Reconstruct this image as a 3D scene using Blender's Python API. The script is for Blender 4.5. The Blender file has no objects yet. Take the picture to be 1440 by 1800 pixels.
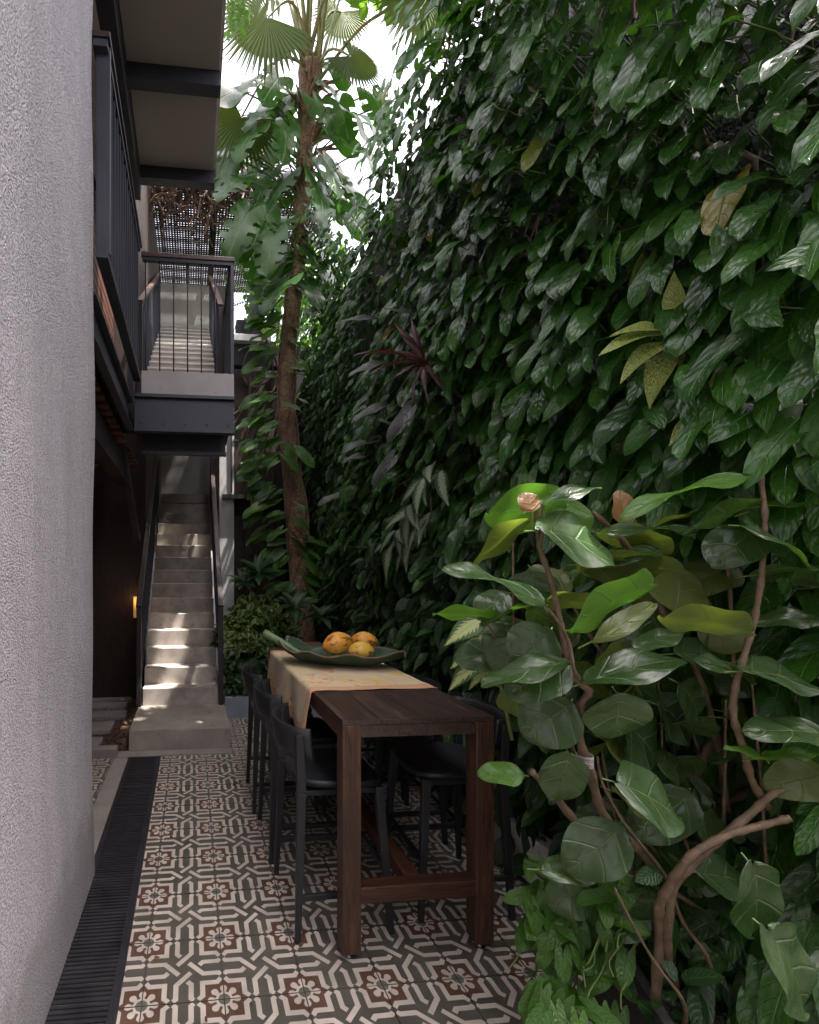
import bpy, bmesh, math, random
import numpy as np
from mathutils import Vector, Matrix
R = math.radians
random.seed(7)
rng = np.random.default_rng(11)
scene = bpy.context.scene
col = scene.collection

# ------------------------------------------------------------------ camera, sky, sun, exposure
FP, TH, PX, HY, CH = 845.0, 0.099, 421.5, 1009.0, 1.56
cam_d = bpy.data.cameras.new('camera'); cam = bpy.data.objects.new('camera', cam_d); col.objects.link(cam)
cam_d.sensor_fit = 'HORIZONTAL'; cam_d.sensor_width = 36; cam_d.lens = FP / 1440 * 36
cam_d.shift_x = (720 - PX) / 1440; cam_d.shift_y = (HY - 900) / 1440
cam_d.clip_start = 0.05; cam_d.clip_end = 500
cam.location = (0, 0, CH); cam.rotation_euler = (R(90), 0, -TH)
scene.camera = cam

TO_SUN = Vector((0.365, -0.12, 1.0)).normalized()
world = bpy.data.worlds.new('World'); scene.world = world; world.use_nodes = True
wn = world.node_tree; bg = wn.nodes['Background']
sky = wn.nodes.new('ShaderNodeTexSky'); sky.sky_type = 'NISHITA'; sky.sun_disc = False
sky.sun_elevation = math.asin(TO_SUN.z); sky.sun_rotation = math.atan2(TO_SUN.x, TO_SUN.y)
sky.air_density = 1.0; sky.dust_density = 5.0; sky.ozone_density = 0.6
hs = wn.nodes.new('ShaderNodeHueSaturation'); hs.inputs['Saturation'].default_value = 0.38; wn.links.new(sky.outputs[0], hs.inputs['Color'])
tint = wn.nodes.new('ShaderNodeMix'); tint.data_type = 'RGBA'; tint.blend_type = 'MULTIPLY'; tint.inputs[0].default_value = 1.0
tint.inputs[7].default_value = (1.0, 0.945, 0.965, 1); wn.links.new(hs.outputs[0], tint.inputs[6])
wn.links.new(tint.outputs[2], bg.inputs[0]); bg.inputs[1].default_value = 0.15
sun_d = bpy.data.lights.new('sun', 'SUN'); sun_d.energy = 3.5; sun_d.angle = R(0.6); sun_d.color = (1.0, 0.95, 0.88)
sun = bpy.data.objects.new('sun', sun_d); col.objects.link(sun)
sun.rotation_euler = TO_SUN.to_track_quat('Z', 'Y').to_euler(); sun.location = (3, 0, 12)
scene.view_settings.view_transform = 'Standard'; scene.view_settings.look = 'None'
scene.view_settings.gamma = 1; scene.view_settings.use_curve_mapping = False
scene.view_settings.exposure = 2.55

def at(px, py, X=None, Y=None, Z=None, D=None):
    """world point seen at photo pixel, on a plane X=, Y=, Z= or at depth D"""
    r = (px - PX) / FP; u = (HY - py) / FP; c, s = math.cos(TH), math.sin(TH)
    d = (c * r + s, -s * r + c, u)
    t = D if D is not None else X / d[0] if X is not None else Y / d[1] if Y is not None else (Z - CH) / d[2]
    return Vector((d[0] * t, d[1] * t, CH + d[2] * t))

# ------------------------------------------------------------------ node helpers
def mat(name):
    m = bpy.data.materials.new(name); m.use_nodes = True
    nt = m.node_tree; return m, nt, nt.nodes['Principled BSDF']
def N(nt, t, **kw):
    n = nt.nodes.new(t)
    for k, v in kw.items():
        if k.startswith('i_'): n.inputs[k[2:].replace('_', ' ')].default_value = v
        else: setattr(n, k, v)
    return n
def L(nt, a, b): nt.links.new(a, b)
def math_(nt, op, a, b=None, c=None, clamp=False):
    n = nt.nodes.new('ShaderNodeMath'); n.operation = op; n.use_clamp = clamp
    for i, v in enumerate((a, b, c)):
        if v is None: continue
        if isinstance(v, (int, float)): n.inputs[i].default_value = v
        else: nt.links.new(v, n.inputs[i])
    return n.outputs[0]
def mixc(nt, fac, a, b, mode='MIX'):
    n = nt.nodes.new('ShaderNodeMix'); n.data_type = 'RGBA'; n.blend_type = mode
    for i, v in ((0, fac), (6, a), (7, b)):
        if isinstance(v, (int, float)): n.inputs[i].default_value = v
        elif isinstance(v, tuple): n.inputs[i].default_value = (*v, 1)
        else: nt.links.new(v, n.inputs[i])
    return n.outputs[2]
def noise(nt, scale, detail=4, vec=None, rough=0.55):
    n = N(nt, 'ShaderNodeTexNoise'); n.inputs['Scale'].default_value = scale
    n.inputs['Detail'].default_value = detail; n.inputs['Roughness'].default_value = rough
    if vec is not None: L(nt, vec, n.inputs['Vector'])
    return n.outputs['Fac']
def ramp(nt, fac, stops):
    n = N(nt, 'ShaderNodeValToRGB'); cr = n.color_ramp
    while len(cr.elements) < len(stops): cr.elements.new(0.5)
    for e, (p, c) in zip(cr.elements, stops):
        e.position = p; e.color = (*c, 1) if isinstance(c, tuple) else (c, c, c, 1)
    L(nt, fac, n.inputs[0]); return n.outputs[0]
def bump(nt, h, strength, dist, normal=None):
    n = N(nt, 'ShaderNodeBump'); n.inputs['Strength'].default_value = strength; n.inputs['Distance'].default_value = dist
    L(nt, h, n.inputs['Height'])
    if normal is not None: L(nt, normal, n.inputs['Normal'])
    return n.outputs[0]
def coords(nt, kind='Object', scale=None):
    if kind == 'World':
        v = N(nt, 'ShaderNodeNewGeometry').outputs['Position']
    else: v = N(nt, 'ShaderNodeTexCoord').outputs[kind]
    if scale is None: return v
    mp = N(nt, 'ShaderNodeMapping'); mp.inputs['Scale'].default_value = scale; L(nt, v, mp.inputs[0]); return mp.outputs[0]
def rnd_out(nt):
    a = N(nt, 'ShaderNodeAttribute'); a.attribute_name = 'rnd'
    o = N(nt, 'ShaderNodeObjectInfo')
    return math_(nt, 'FRACT', math_(nt, 'ADD', a.outputs['Fac'], o.outputs['Random']))

# ------------------------------------------------------------------ materials
def surf_mat(name, c1, c2, nscale, rough=(0.6, 0.8), bscale=60, bstr=0.3, bdist=0.004, stretch=None, spec=0.4, vary=0.0, metallic=0.0, c3=None, c3pos=0.62, kind='World'):
    m, nt, b = mat(name)
    v = coords(nt, kind, stretch)
    n1 = noise(nt, nscale, 6, v); n2 = noise(nt, bscale, 4, v)
    c = ramp(nt, n1, [(0.32, c1), (0.68, c2)])
    if c3 is not None:
        n3 = noise(nt, nscale * 2.7, 5, v, 0.7)
        c = mixc(nt, ramp(nt, n3, [(c3pos, 0.0), (c3pos + 0.12, 1.0)]), c, c3)
    if vary:
        o = N(nt, 'ShaderNodeObjectInfo')
        f = math_(nt, 'MULTIPLY_ADD', o.outputs['Random'], vary, 1 - vary / 2)
        h = N(nt, 'ShaderNodeHueSaturation'); L(nt, c, h.inputs['Color']); L(nt, f, h.inputs['Value']); c = h.outputs[0]
    L(nt, c, b.inputs['Base Color'])
    L(nt, math_(nt, 'MULTIPLY_ADD', n1, rough[1] - rough[0], rough[0]), b.inputs['Roughness'])
    b.inputs['Specular IOR Level'].default_value = spec; b.inputs['Metallic'].default_value = metallic
    if bstr: L(nt, bump(nt, n2, bstr, bdist), b.inputs['Normal'])
    return m

M = {}
# rough sprayed render of the near wall
def stucco():
    m, nt, b = mat('rough_render')
    v = coords(nt, 'World')
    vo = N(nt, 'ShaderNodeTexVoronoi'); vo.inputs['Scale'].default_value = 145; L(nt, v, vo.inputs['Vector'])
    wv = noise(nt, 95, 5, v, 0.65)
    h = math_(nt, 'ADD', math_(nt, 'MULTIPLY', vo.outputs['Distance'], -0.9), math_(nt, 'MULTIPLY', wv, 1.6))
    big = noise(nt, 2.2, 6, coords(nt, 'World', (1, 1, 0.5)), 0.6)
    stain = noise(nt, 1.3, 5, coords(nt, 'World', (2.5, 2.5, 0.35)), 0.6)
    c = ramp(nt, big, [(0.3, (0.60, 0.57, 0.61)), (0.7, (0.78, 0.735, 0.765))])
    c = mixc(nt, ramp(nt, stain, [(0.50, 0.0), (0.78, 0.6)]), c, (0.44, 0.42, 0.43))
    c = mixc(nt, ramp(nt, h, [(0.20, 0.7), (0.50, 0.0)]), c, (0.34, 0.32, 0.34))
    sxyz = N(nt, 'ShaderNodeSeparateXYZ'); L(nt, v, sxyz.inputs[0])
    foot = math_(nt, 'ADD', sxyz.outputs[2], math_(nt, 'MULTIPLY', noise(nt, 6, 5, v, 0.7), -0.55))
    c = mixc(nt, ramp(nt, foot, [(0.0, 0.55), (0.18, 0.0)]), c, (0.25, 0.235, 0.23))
    streak = noise(nt, 1.0, 5, coords(nt, 'World', (9, 9, 0.7)), 0.65)
    c = mixc(nt, ramp(nt, streak, [(0.56, 0.0), (0.74, 0.42)]), c, (0.38, 0.365, 0.37))
    L(nt, c, b.inputs['Base Color']); b.inputs['Roughness'].default_value = 0.9
    n0 = bump(nt, h, 1.0, 0.012); n1 = bump(nt, noise(nt, 3.5, 5, v), 0.5, 0.06, n0)
    L(nt, n1, b.inputs['Normal']); return m
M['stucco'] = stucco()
M['plaster'] = surf_mat('white_plaster', (0.50, 0.48, 0.46), (0.62, 0.60, 0.58), 1.8, bscale=35, bstr=0.25, bdist=0.01, c3=(0.42, 0.39, 0.37), c3pos=0.66)
M['concrete'] = surf_mat('worn_concrete', (0.20, 0.175, 0.16), (0.32, 0.285, 0.26), 3.5, bscale=110, bstr=0.5, bdist=0.004, c3=(0.15, 0.12, 0.10), c3pos=0.63)
M['step'] = surf_mat('aggregate_concrete', (0.27, 0.23, 0.20), (0.45, 0.395, 0.35), 6, bscale=170, bstr=0.6, bdist=0.004, c3=(0.14, 0.115, 0.095), c3pos=0.60, vary=0.12)
M['step_riser'] = surf_mat('riser_concrete', (0.36, 0.31, 0.265), (0.46, 0.40, 0.35), 5, bscale=170, bstr=0.5, bdist=0.003)
M['step_block'] = surf_mat('rough_block_concrete', (0.23, 0.20, 0.175), (0.36, 0.31, 0.265), 4.5, bscale=120, bstr=0.9, bdist=0.006, c3=(0.13, 0.11, 0.10), c3pos=0.6)
M['curb'] = surf_mat('pinkish_concrete', (0.34, 0.31, 0.30), (0.43, 0.39, 0.38), 2.5, bscale=90, bstr=0.3, bdist=0.003, c3=(0.28, 0.25, 0.24))
M['steel'] = surf_mat('dark_blue_steel', (0.022, 0.024, 0.034), (0.040, 0.042, 0.056), 3, rough=(0.38, 0.55), bscale=40, bstr=0.12, bdist=0.002, c3=(0.06, 0.055, 0.06), c3pos=0.7)
M['steel_brown'] = surf_mat('dark_brown_steel', (0.020, 0.015, 0.016), (0.034, 0.027, 0.028), 4, rough=(0.4, 0.6), bscale=60, bstr=0.1, bdist=0.002)
M['grate'] = surf_mat('drain_grate_steel', (0.012, 0.012, 0.015), (0.028, 0.028, 0.034), 9, rough=(0.4, 0.65), bscale=120, bstr=0.2, bdist=0.001, c3=(0.09, 0.08, 0.075), c3pos=0.68)
M['black'] = surf_mat('deep_black', (0.006, 0.006, 0.006), (0.01, 0.009, 0.008), 4, bstr=0)
M['soffit'] = surf_mat('soffit_board', (0.34, 0.31, 0.275), (0.42, 0.385, 0.345), 1.2, bscale=18, bstr=0.1, bdist=0.004, c3=(0.28, 0.25, 0.22), c3pos=0.7)
M['stool'] = surf_mat('stool_black', (0.014, 0.015, 0.018), (0.020, 0.021, 0.024), 6, rough=(0.42, 0.52), bscale=200, bstr=0.08, bdist=0.001)
M['seat'] = surf_mat('stool_seat_black', (0.010, 0.011, 0.014), (0.016, 0.017, 0.021), 6, rough=(0.40, 0.5), bscale=200, bstr=0.06, bdist=0.001)
M['mint_steel'] = surf_mat('ledge_white', (0.5, 0.52, 0.52), (0.62, 0.64, 0.63), 3, bstr=0.1)
M['bluekerb'] = surf_mat('painted_kerb', (0.19, 0.215, 0.25), (0.27, 0.29, 0.33), 3, bscale=70, bstr=0.3, bdist=0.003, c3=(0.14, 0.14, 0.15))
M['trough'] = surf_mat('charcoal_planter', (0.020, 0.018, 0.018), (0.035, 0.03, 0.03), 3, rough=(0.6, 0.8), bscale=50, bstr=0.2, bdist=0.002)
M['soil'] = surf_mat('dark_soil', (0.02, 0.014, 0.01), (0.05, 0.035, 0.025), 20, bscale=60, bstr=1.0, bdist=0.02)
M['bark_smooth'] = surf_mat('shrub_bark', (0.070, 0.046, 0.028), (0.150, 0.100, 0.060), 30, rough=(0.55, 0.75), bscale=55, bstr=0.6, bdist=0.004, c3=(0.22, 0.18, 0.14), c3pos=0.60)
M['vine'] = surf_mat('dry_vine', (0.10, 0.06, 0.04), (0.22, 0.14, 0.10), 12, bscale=60, bstr=0.5, bdist=0.003)
M['petiole'] = surf_mat('green_stalk', (0.05, 0.10, 0.02), (0.12, 0.17, 0.04), 8, rough=(0.4, 0.5), bstr=0)
M['palm_petiole'] = surf_mat('palm_stalk', (0.16, 0.17, 0.05), (0.30, 0.27, 0.12), 6, rough=(0.4, 0.5), bstr=0)
M['gravel'] = surf_mat('leaf_litter', (0.035, 0.018, 0.010), (0.14, 0.075, 0.045), 60, bscale=120, bstr=1, bdist=0.02, vary=0.6)
M['slab'] = surf_mat('paving_slab', (0.20, 0.18, 0.17), (0.28, 0.255, 0.24), 5, bscale=120, bstr=0.3, bdist=0.003, vary=0.2)
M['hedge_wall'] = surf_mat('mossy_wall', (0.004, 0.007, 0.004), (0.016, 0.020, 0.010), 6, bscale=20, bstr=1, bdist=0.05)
M['tile_base'] = surf_mat('tile_olive', (0.066, 0.061, 0.050), (0.102, 0.094, 0.077), 7, rough=(0.34, 0.52), bscale=60, bstr=0.10, bdist=0.001, vary=0.22, c3=(0.055, 0.05, 0.043), c3pos=0.66)
M['tile_cream'] = surf_mat('tile_cream', (0.41, 0.36, 0.31), (0.56, 0.50, 0.44), 9, rough=(0.34, 0.52), bscale=60, bstr=0.10, bdist=0.001, vary=0.12, c3=(0.30, 0.25, 0.21), c3pos=0.68)
M['tile_brown'] = surf_mat('tile_brown', (0.080, 0.043, 0.029), (0.118, 0.065, 0.044), 9, rough=(0.36, 0.52), bscale=60, bstr=0.10, bdist=0.001, vary=0.15)
M['tile_grey'] = surf_mat('tile_grey', (0.10, 0.10, 0.085), (0.14, 0.14, 0.12), 9, rough=(0.36, 0.52), bscale=60, bstr=0.10, bdist=0.001, vary=0.15)
M['grout'] = surf_mat('grout', (0.04, 0.036, 0.03), (0.09, 0.08, 0.07), 14, bscale=120, bstr=0.4, bdist=0.003)
M['metal_foot'] = surf_mat('foot_metal', (0.10, 0.10, 0.10), (0.2, 0.2, 0.2), 14, rough=(0.3, 0.4), metallic=1, bstr=0)

def wood(name, dark, mid, light, axis, rough=(0.35, 0.6), scale=1.0, kind='World', coat=0.0):
    m, nt, b = mat(name)
    st = {'X': (1.2, 26, 26), 'Y': (26, 1.2, 26), 'Z': (26, 26, 1.2)}[axis]
    v = coords(nt, kind, tuple(s * scale for s in st))
    n1 = noise(nt, 2.2, 6, v, 0.65); n2 = noise(nt, 7, 4, v, 0.7); n3 = noise(nt, 1.6, 3, coords(nt, kind))
    c = ramp(nt, n1, [(0.3, dark), (0.52, mid), (0.75, light)])
    c = mixc(nt, ramp(nt, n2, [(0.36, 1.0), (0.5, 0.0)]), c, tuple(x * 0.35 for x in dark))
    c = mixc(nt, ramp(nt, n3, [(0.4, 0.0), (0.75, 0.5)]), c, dark)
    L(nt, c, b.inputs['Base Color'])
    L(nt, math_(nt, 'MULTIPLY_ADD', n1, rough[1] - rough[0], rough[0]), b.inputs['Roughness'])
    L(nt, bump(nt, n2, 0.35, 0.003), b.inputs['Normal'])
    return m
M['wood_leg'] = wood('red_brown_wood_upright', (0.030, 0.014, 0.008), (0.068, 0.031, 0.018), (0.15, 0.070, 0.038), 'Z')
M['wood_x'] = wood('red_brown_wood_cross', (0.032, 0.012, 0.007), (0.068, 0.026, 0.014), (0.13, 0.052, 0.028), 'X')
M['wood_y'] = wood('red_brown_wood_long', (0.05, 0.018, 0.010), (0.10, 0.036, 0.019), (0.18, 0.075, 0.04), 'Y')
M['wood_top'] = wood('dark_table_top', (0.030, 0.019, 0.015), (0.055, 0.034, 0.027), (0.105, 0.070, 0.056), 'Y', rough=(0.28, 0.5), scale=0.6)
M['timber'] = wood('reddish_timber', (0.05, 0.018, 0.010), (0.11, 0.04, 0.022), (0.17, 0.07, 0.04), 'Y')
M['timber_dark'] = wood('dark_timber', (0.02, 0.011, 0.008), (0.045, 0.024, 0.017), (0.075, 0.04, 0.028), 'Z')
M['rail_wood'] = wood('weathered_handrail', (0.05, 0.025, 0.02), (0.10, 0.05, 0.04), (0.17, 0.095, 0.075), 'X', rough=(0.3, 0.5))
M['rail_dark'] = wood('dark_handrail', (0.018, 0.009, 0.008), (0.035, 0.018, 0.016), (0.06, 0.032, 0.028), 'Y', rough=(0.22, 0.4), scale=0.6)
M['lattice'] = surf_mat('lattice_strip', (0.012, 0.009, 0.008), (0.03, 0.024, 0.02), 14, bscale=60, bstr=0.4)

def leaf_mat(name, dark, light, vein, trans, rough=0.32, tw=0.35, freq=46, veinw=0.06, latw=0.9, wrinkle=0.5, pattern=None, pat_col=None, spec=0.5, latmix=0.25, odd=None, odd_th=0.985):
    m, nt, b = mat(name)
    uv = N(nt, 'ShaderNodeUVMap').outputs[0]
    sx = N(nt, 'ShaderNodeSeparateXYZ'); L(nt, uv, sx.inputs[0])
    s = math_(nt, 'ABSOLUTE', math_(nt, 'MULTIPLY_ADD', sx.outputs[0], 2, -1))
    t = sx.outputs[1]
    rn = rnd_out(nt)
    nz = noise(nt, 9, 4, coords(nt, 'Object'))
    mr = ramp(nt, s, [(0.0, 1.0), (veinw, 0.0)])
    dist_ = math_(nt, 'MULTIPLY_ADD', noise(nt, 5, 3, uv), 0.05, -0.025)
    lat = math_(nt, 'SINE', math_(nt, 'MULTIPLY', math_(nt, 'ADD', dist_, math_(nt, 'SUBTRACT', t, math_(nt, 'MULTIPLY', s, 0.30))), freq))
    latv = ramp(nt, lat, [(latw, 0.0), (1.0, 1.0)])
    c = mixc(nt, rn, dark, light)
    c = mixc(nt, math_(nt, 'MULTIPLY', nz, 0.6), c, tuple(x * 0.75 for x in dark))
    if odd is not None:
        c = mixc(nt, ramp(nt, rn, [(odd_th, 0.0), (min(1, odd_th + 0.004), 1.0)]), c, odd)
    if pattern == 'feather':      # pale feathering round the midrib
        k = math_(nt, 'ADD', math_(nt, 'MULTIPLY', s, -1.0), math_(nt, 'MULTIPLY_ADD', lat, 0.14, 0.55))
        k = math_(nt, 'ADD', k, math_(nt, 'MULTIPLY_ADD', noise(nt, 18, 5, uv, 0.7), 1.1, -0.55))
        c = mixc(nt, ramp(nt, k, [(0.0, 0.0), (0.12, 0.9)]), c, pat_col)
    elif pattern == 'speckle':
        sp = noise(nt, 22, 3, uv, 0.75)
        c = mixc(nt, ramp(nt, sp, [(0.47, 0.0), (0.52, 1.0)]), c, pat_col)
    elif pattern == 'stripe':
        c = mixc(nt, ramp(nt, lat, [(0.35, 0.0), (0.7, 0.85)]), c, pat_col)
    elif pattern == 'edge':
        k = math_(nt, 'ADD', s, math_(nt, 'MULTIPLY_ADD', noise(nt, 5, 3, coords(nt, 'Object')), 0.8, -0.55))
        c = mixc(nt, ramp(nt, k, [(0.45, 0.0), (0.6, 0.9)]), c, pat_col)
    c = mixc(nt, math_(nt, 'MULTIPLY', latv, latmix), c, vein)
    c = mixc(nt, math_(nt, 'MULTIPLY', mr, 0.85), c, vein)
    L(nt, c, b.inputs['Base Color'])
    b.inputs['Roughness'].default_value = rough; b.inputs['Specular IOR Level'].default_value = spec
    L(nt, math_(nt, 'MULTIPLY_ADD', noise(nt, 14, 3, coords(nt, 'Object')), 0.22, rough - 0.08), b.inputs['Roughness'])
    soft = noise(nt, 3.2, 2, coords(nt, 'UV'))
    hgt = math_(nt, 'ADD', math_(nt, 'MULTIPLY', math_(nt, 'MULTIPLY', latv, -1.6), wrinkle), math_(nt, 'MULTIPLY', mr, -1.6))
    hgt = math_(nt, 'ADD', hgt, math_(nt, 'MULTIPLY_ADD', soft, 1.9, math_(nt, 'MULTIPLY', lat, wrinkle * 0.35)))
    L(nt, bump(nt, hgt, 0.5, 0.004), b.inputs['Normal'])
    tr = N(nt, 'ShaderNodeBsdfTranslucent'); 
    tc = mixc(nt, 0.55, c, trans)
    fine = N(nt, 'ShaderNodeTexVoronoi'); fine.feature = 'DISTANCE_TO_EDGE'; fine.inputs['Scale'].default_value = 26; L(nt, uv, fine.inputs['Vector'])
    vm = math_(nt, 'MAXIMUM', math_(nt, 'MAXIMUM', mr, math_(nt, 'MULTIPLY', latv, 0.8)), ramp(nt, fine.outputs['Distance'], [(0.0, 0.35), (0.08, 0.0)]))
    tc = mixc(nt, math_(nt, 'MULTIPLY', vm, 0.65), tc, tuple(x * 0.35 for x in trans))
    tc = mixc(nt, ramp(nt, nz, [(0.35, 0.45), (0.65, 0.0)]), tc, tuple(x * 0.45 for x in trans))
    L(nt, tc, tr.inputs['Color'])
    mx = N(nt, 'ShaderNodeMixShader'); mx.inputs[0].default_value = tw
    L(nt, b.outputs[0], mx.inputs[1]); L(nt, tr.outputs[0], mx.inputs[2])
    L(nt, mx.outputs[0], nt.nodes['Material Output'].inputs['Surface'])
    return m
M['philo'] = leaf_mat('philodendron_leaf', (0.012, 0.056, 0.006), (0.044, 0.142, 0.014), (0.09, 0.20, 0.045), (0.16, 0.48, 0.02), rough=0.26, freq=34, odd=(0.26, 0.20, 0.03), odd_th=0.994, tw=0.28, spec=0.42)
M['philo_small'] = leaf_mat('creeper_leaf', (0.008, 0.034, 0.005), (0.026, 0.080, 0.011), (0.08, 0.15, 0.05), (0.12, 0.36, 0.03), rough=0.34, odd=(0.30, 0.22, 0.03), odd_th=0.992, tw=0.30)
M['mixed_low'] = leaf_mat('undergrowth_leaf', (0.010, 0.038, 0.008), (0.032, 0.090, 0.018), (0.10, 0.16, 0.08), (0.08, 0.25, 0.04), rough=0.36, tw=0.25)
M['monstera'] = leaf_mat('monstera_leaf', (0.014, 0.060, 0.008), (0.036, 0.112, 0.014), (0.10, 0.18, 0.05), (0.16, 0.48, 0.02), rough=0.30, freq=38, tw=0.36, latmix=0.35)
M['pothos'] = leaf_mat('pothos_leaf', (0.030, 0.10, 0.010), (0.080, 0.185, 0.020), (0.12, 0.22, 0.06), (0.22, 0.50, 0.03), rough=0.35, tw=0.35)
M['shrub'] = leaf_mat('broad_shrub_leaf', (0.026, 0.060, 0.018), (0.048, 0.095, 0.028), (0.18, 0.24, 0.10), (0.20, 0.42, 0.03), rough=0.27, freq=19, latw=0.93, wrinkle=0.8, tw=0.30, latmix=0.3, veinw=0.028)
M['shrub_bright'] = leaf_mat('young_shrub_leaf', (0.065, 0.16, 0.018), (0.09, 0.20, 0.025), (0.14, 0.27, 0.05), (0.20, 0.50, 0.04), rough=0.38, freq=19, latw=0.93, wrinkle=0.8, tw=0.48, latmix=0.3, veinw=0.028)  # brighter, more translucent green than the other shrub leaves
M['shrub_olive'] = leaf_mat('olive_shrub_leaf', (0.065, 0.095, 0.018), (0.11, 0.14, 0.03), (0.20, 0.24, 0.07), (0.36, 0.50, 0.05), rough=0.40, freq=19, latw=0.93, wrinkle=0.8, tw=0.42, latmix=0.3, veinw=0.028)
M['shrub_orange'] = leaf_mat('orange_shrub_leaf', (0.16, 0.075, 0.018), (0.22, 0.11, 0.025), (0.4, 0.28, 0.08), (0.6, 0.35, 0.05), rough=0.4, freq=19, tw=0.4, veinw=0.035)
M['feather'] = leaf_mat('feathered_leaf', (0.03, 0.085, 0.015), (0.045, 0.11, 0.02), (0.45, 0.5, 0.18), (0.3, 0.5, 0.1), pattern='feather', pat_col=(0.48, 0.54, 0.22), rough=0.4, freq=60, tw=0.3)
M['silver'] = leaf_mat('silver_leaf', (0.025, 0.06, 0.025), (0.04, 0.085, 0.035), (0.3, 0.36, 0.24), (0.2, 0.35, 0.12), pattern='feather', pat_col=(0.27, 0.33, 0.21), rough=0.4, freq=50, tw=0.22)
M['speckle'] = leaf_mat('speckled_leaf', (0.03, 0.07, 0.015), (0.035, 0.08, 0.02), (0.35, 0.42, 0.12), (0.3, 0.5, 0.06), pattern='speckle', pat_col=(0.36, 0.42, 0.08), rough=0.4, tw=0.25)
M['stripe'] = leaf_mat('striped_leaf', (0.012, 0.035, 0.018), (0.016, 0.045, 0.02), (0.12, 0.2, 0.12), (0.08, 0.2, 0.06), pattern='stripe', pat_col=(0.38, 0.42, 0.34), rough=0.4, freq=70, tw=0.15)
M['purple'] = leaf_mat('dusky_leaf', (0.028, 0.036, 0.028), (0.055, 0.062, 0.050), (0.09, 0.10, 0.08), (0.12, 0.10, 0.05), rough=0.38, tw=0.15)
M['cordyline'] = leaf_mat('cordyline_leaf', (0.055, 0.022, 0.022), (0.10, 0.045, 0.040), (0.22, 0.03, 0.05), (0.3, 0.06, 0.05), rough=0.35, tw=0.2, latmix=0.0)
M['cream_bush'] = leaf_mat('variegated_leaf', (0.04, 0.11, 0.016), (0.09, 0.19, 0.03), (0.2, 0.3, 0.08), (0.3, 0.5, 0.08), pattern='edge', pat_col=(0.42, 0.48, 0.20), rough=0.4, tw=0.3)
M['palm'] = leaf_mat('palm_blade', (0.022, 0.055, 0.014), (0.05, 0.085, 0.022), (0.12, 0.14, 0.05), (0.26, 0.34, 0.04), rough=0.45, tw=0.45, latmix=0, odd=(0.40, 0.30, 0.04), odd_th=0.90)
M['garden'] = leaf_mat('sunny_leaf', (0.035, 0.10, 0.012), (0.085, 0.19, 0.02), (0.2, 0.3, 0.08), (0.35, 0.7, 0.05), rough=0.4, tw=0.45)
M['tray'] = leaf_mat('green_leaf_tray', (0.024, 0.060, 0.028), (0.034, 0.075, 0.036), (0.06, 0.12, 0.08), (0.1, 0.2, 0.1), rough=0.42, tw=0.0, latmix=0.1, wrinkle=0.3, spec=0.4)

M['tray_stalk'] = surf_mat('tray_stalk', (0.09, 0.15, 0.06), (0.15, 0.22, 0.10), 30, rough=(.35, .5), bstr=0.1)
def bark_palm():
    m, nt, b = mat('palm_bark'); v = coords(nt, 'World')
    rings = noise(nt, 3, 5, coords(nt, 'World', (4, 4, 16)), 0.65); n2 = noise(nt, 30, 5, v, 0.7); n3 = noise(nt, 2.5, 4, v)
    c = ramp(nt, rings, [(0.3, (0.15, 0.085, 0.05)), (0.55, (0.32, 0.19, 0.115)), (0.75, (0.45, 0.30, 0.19))])
    c = mixc(nt, ramp(nt, n2, [(0.35, 0.8), (0.55, 0.0)]), c, (0.06, 0.035, 0.025))
    c = mixc(nt, ramp(nt, n3, [(0.5, 0.0), (0.75, 0.5)]), c, (0.12, 0.10, 0.06))
    L(nt, c, b.inputs['Base Color']); b.inputs['Roughness'].default_value = 0.9
    L(nt, bump(nt, math_(nt, 'ADD', rings, n2), 0.9, 0.02), b.inputs['Normal']); return m
M['bark'] = bark_palm()

def fruit_mat(name, base, light, spot):
    m, nt, b = mat(name); v = coords(nt, 'Object')
    a = noise(nt, 7, 4, v); s = noise(nt, 26, 4, coords(nt, 'Object', (0.5, 1, 1)), 0.6); f = noise(nt, 70, 3, v)
    c = ramp(nt, a, [(0.35, base), (0.65, light)])
    c = mixc(nt, ramp(nt, s, [(0.52, 0.0), (0.60, 0.9)]), c, spot)
    c = mixc(nt, ramp(nt, f, [(0.62, 0.0), (0.7, 0.4)]), c, spot)
    L(nt, c, b.inputs['Base Color']); b.inputs['Roughness'].default_value = 0.5
    L(nt, bump(nt, s, 0.3, 0.003), b.inputs['Normal']); return m
M['fruit_orange'] = fruit_mat('orange_pod', (0.66, 0.26, 0.03), (0.80, 0.42, 0.07), (0.16, 0.045, 0.015))
M['fruit_yellow'] = fruit_mat('yellow_pod', (0.62, 0.36, 0.04), (0.72, 0.48, 0.08), (0.13, 0.06, 0.02))

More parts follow.
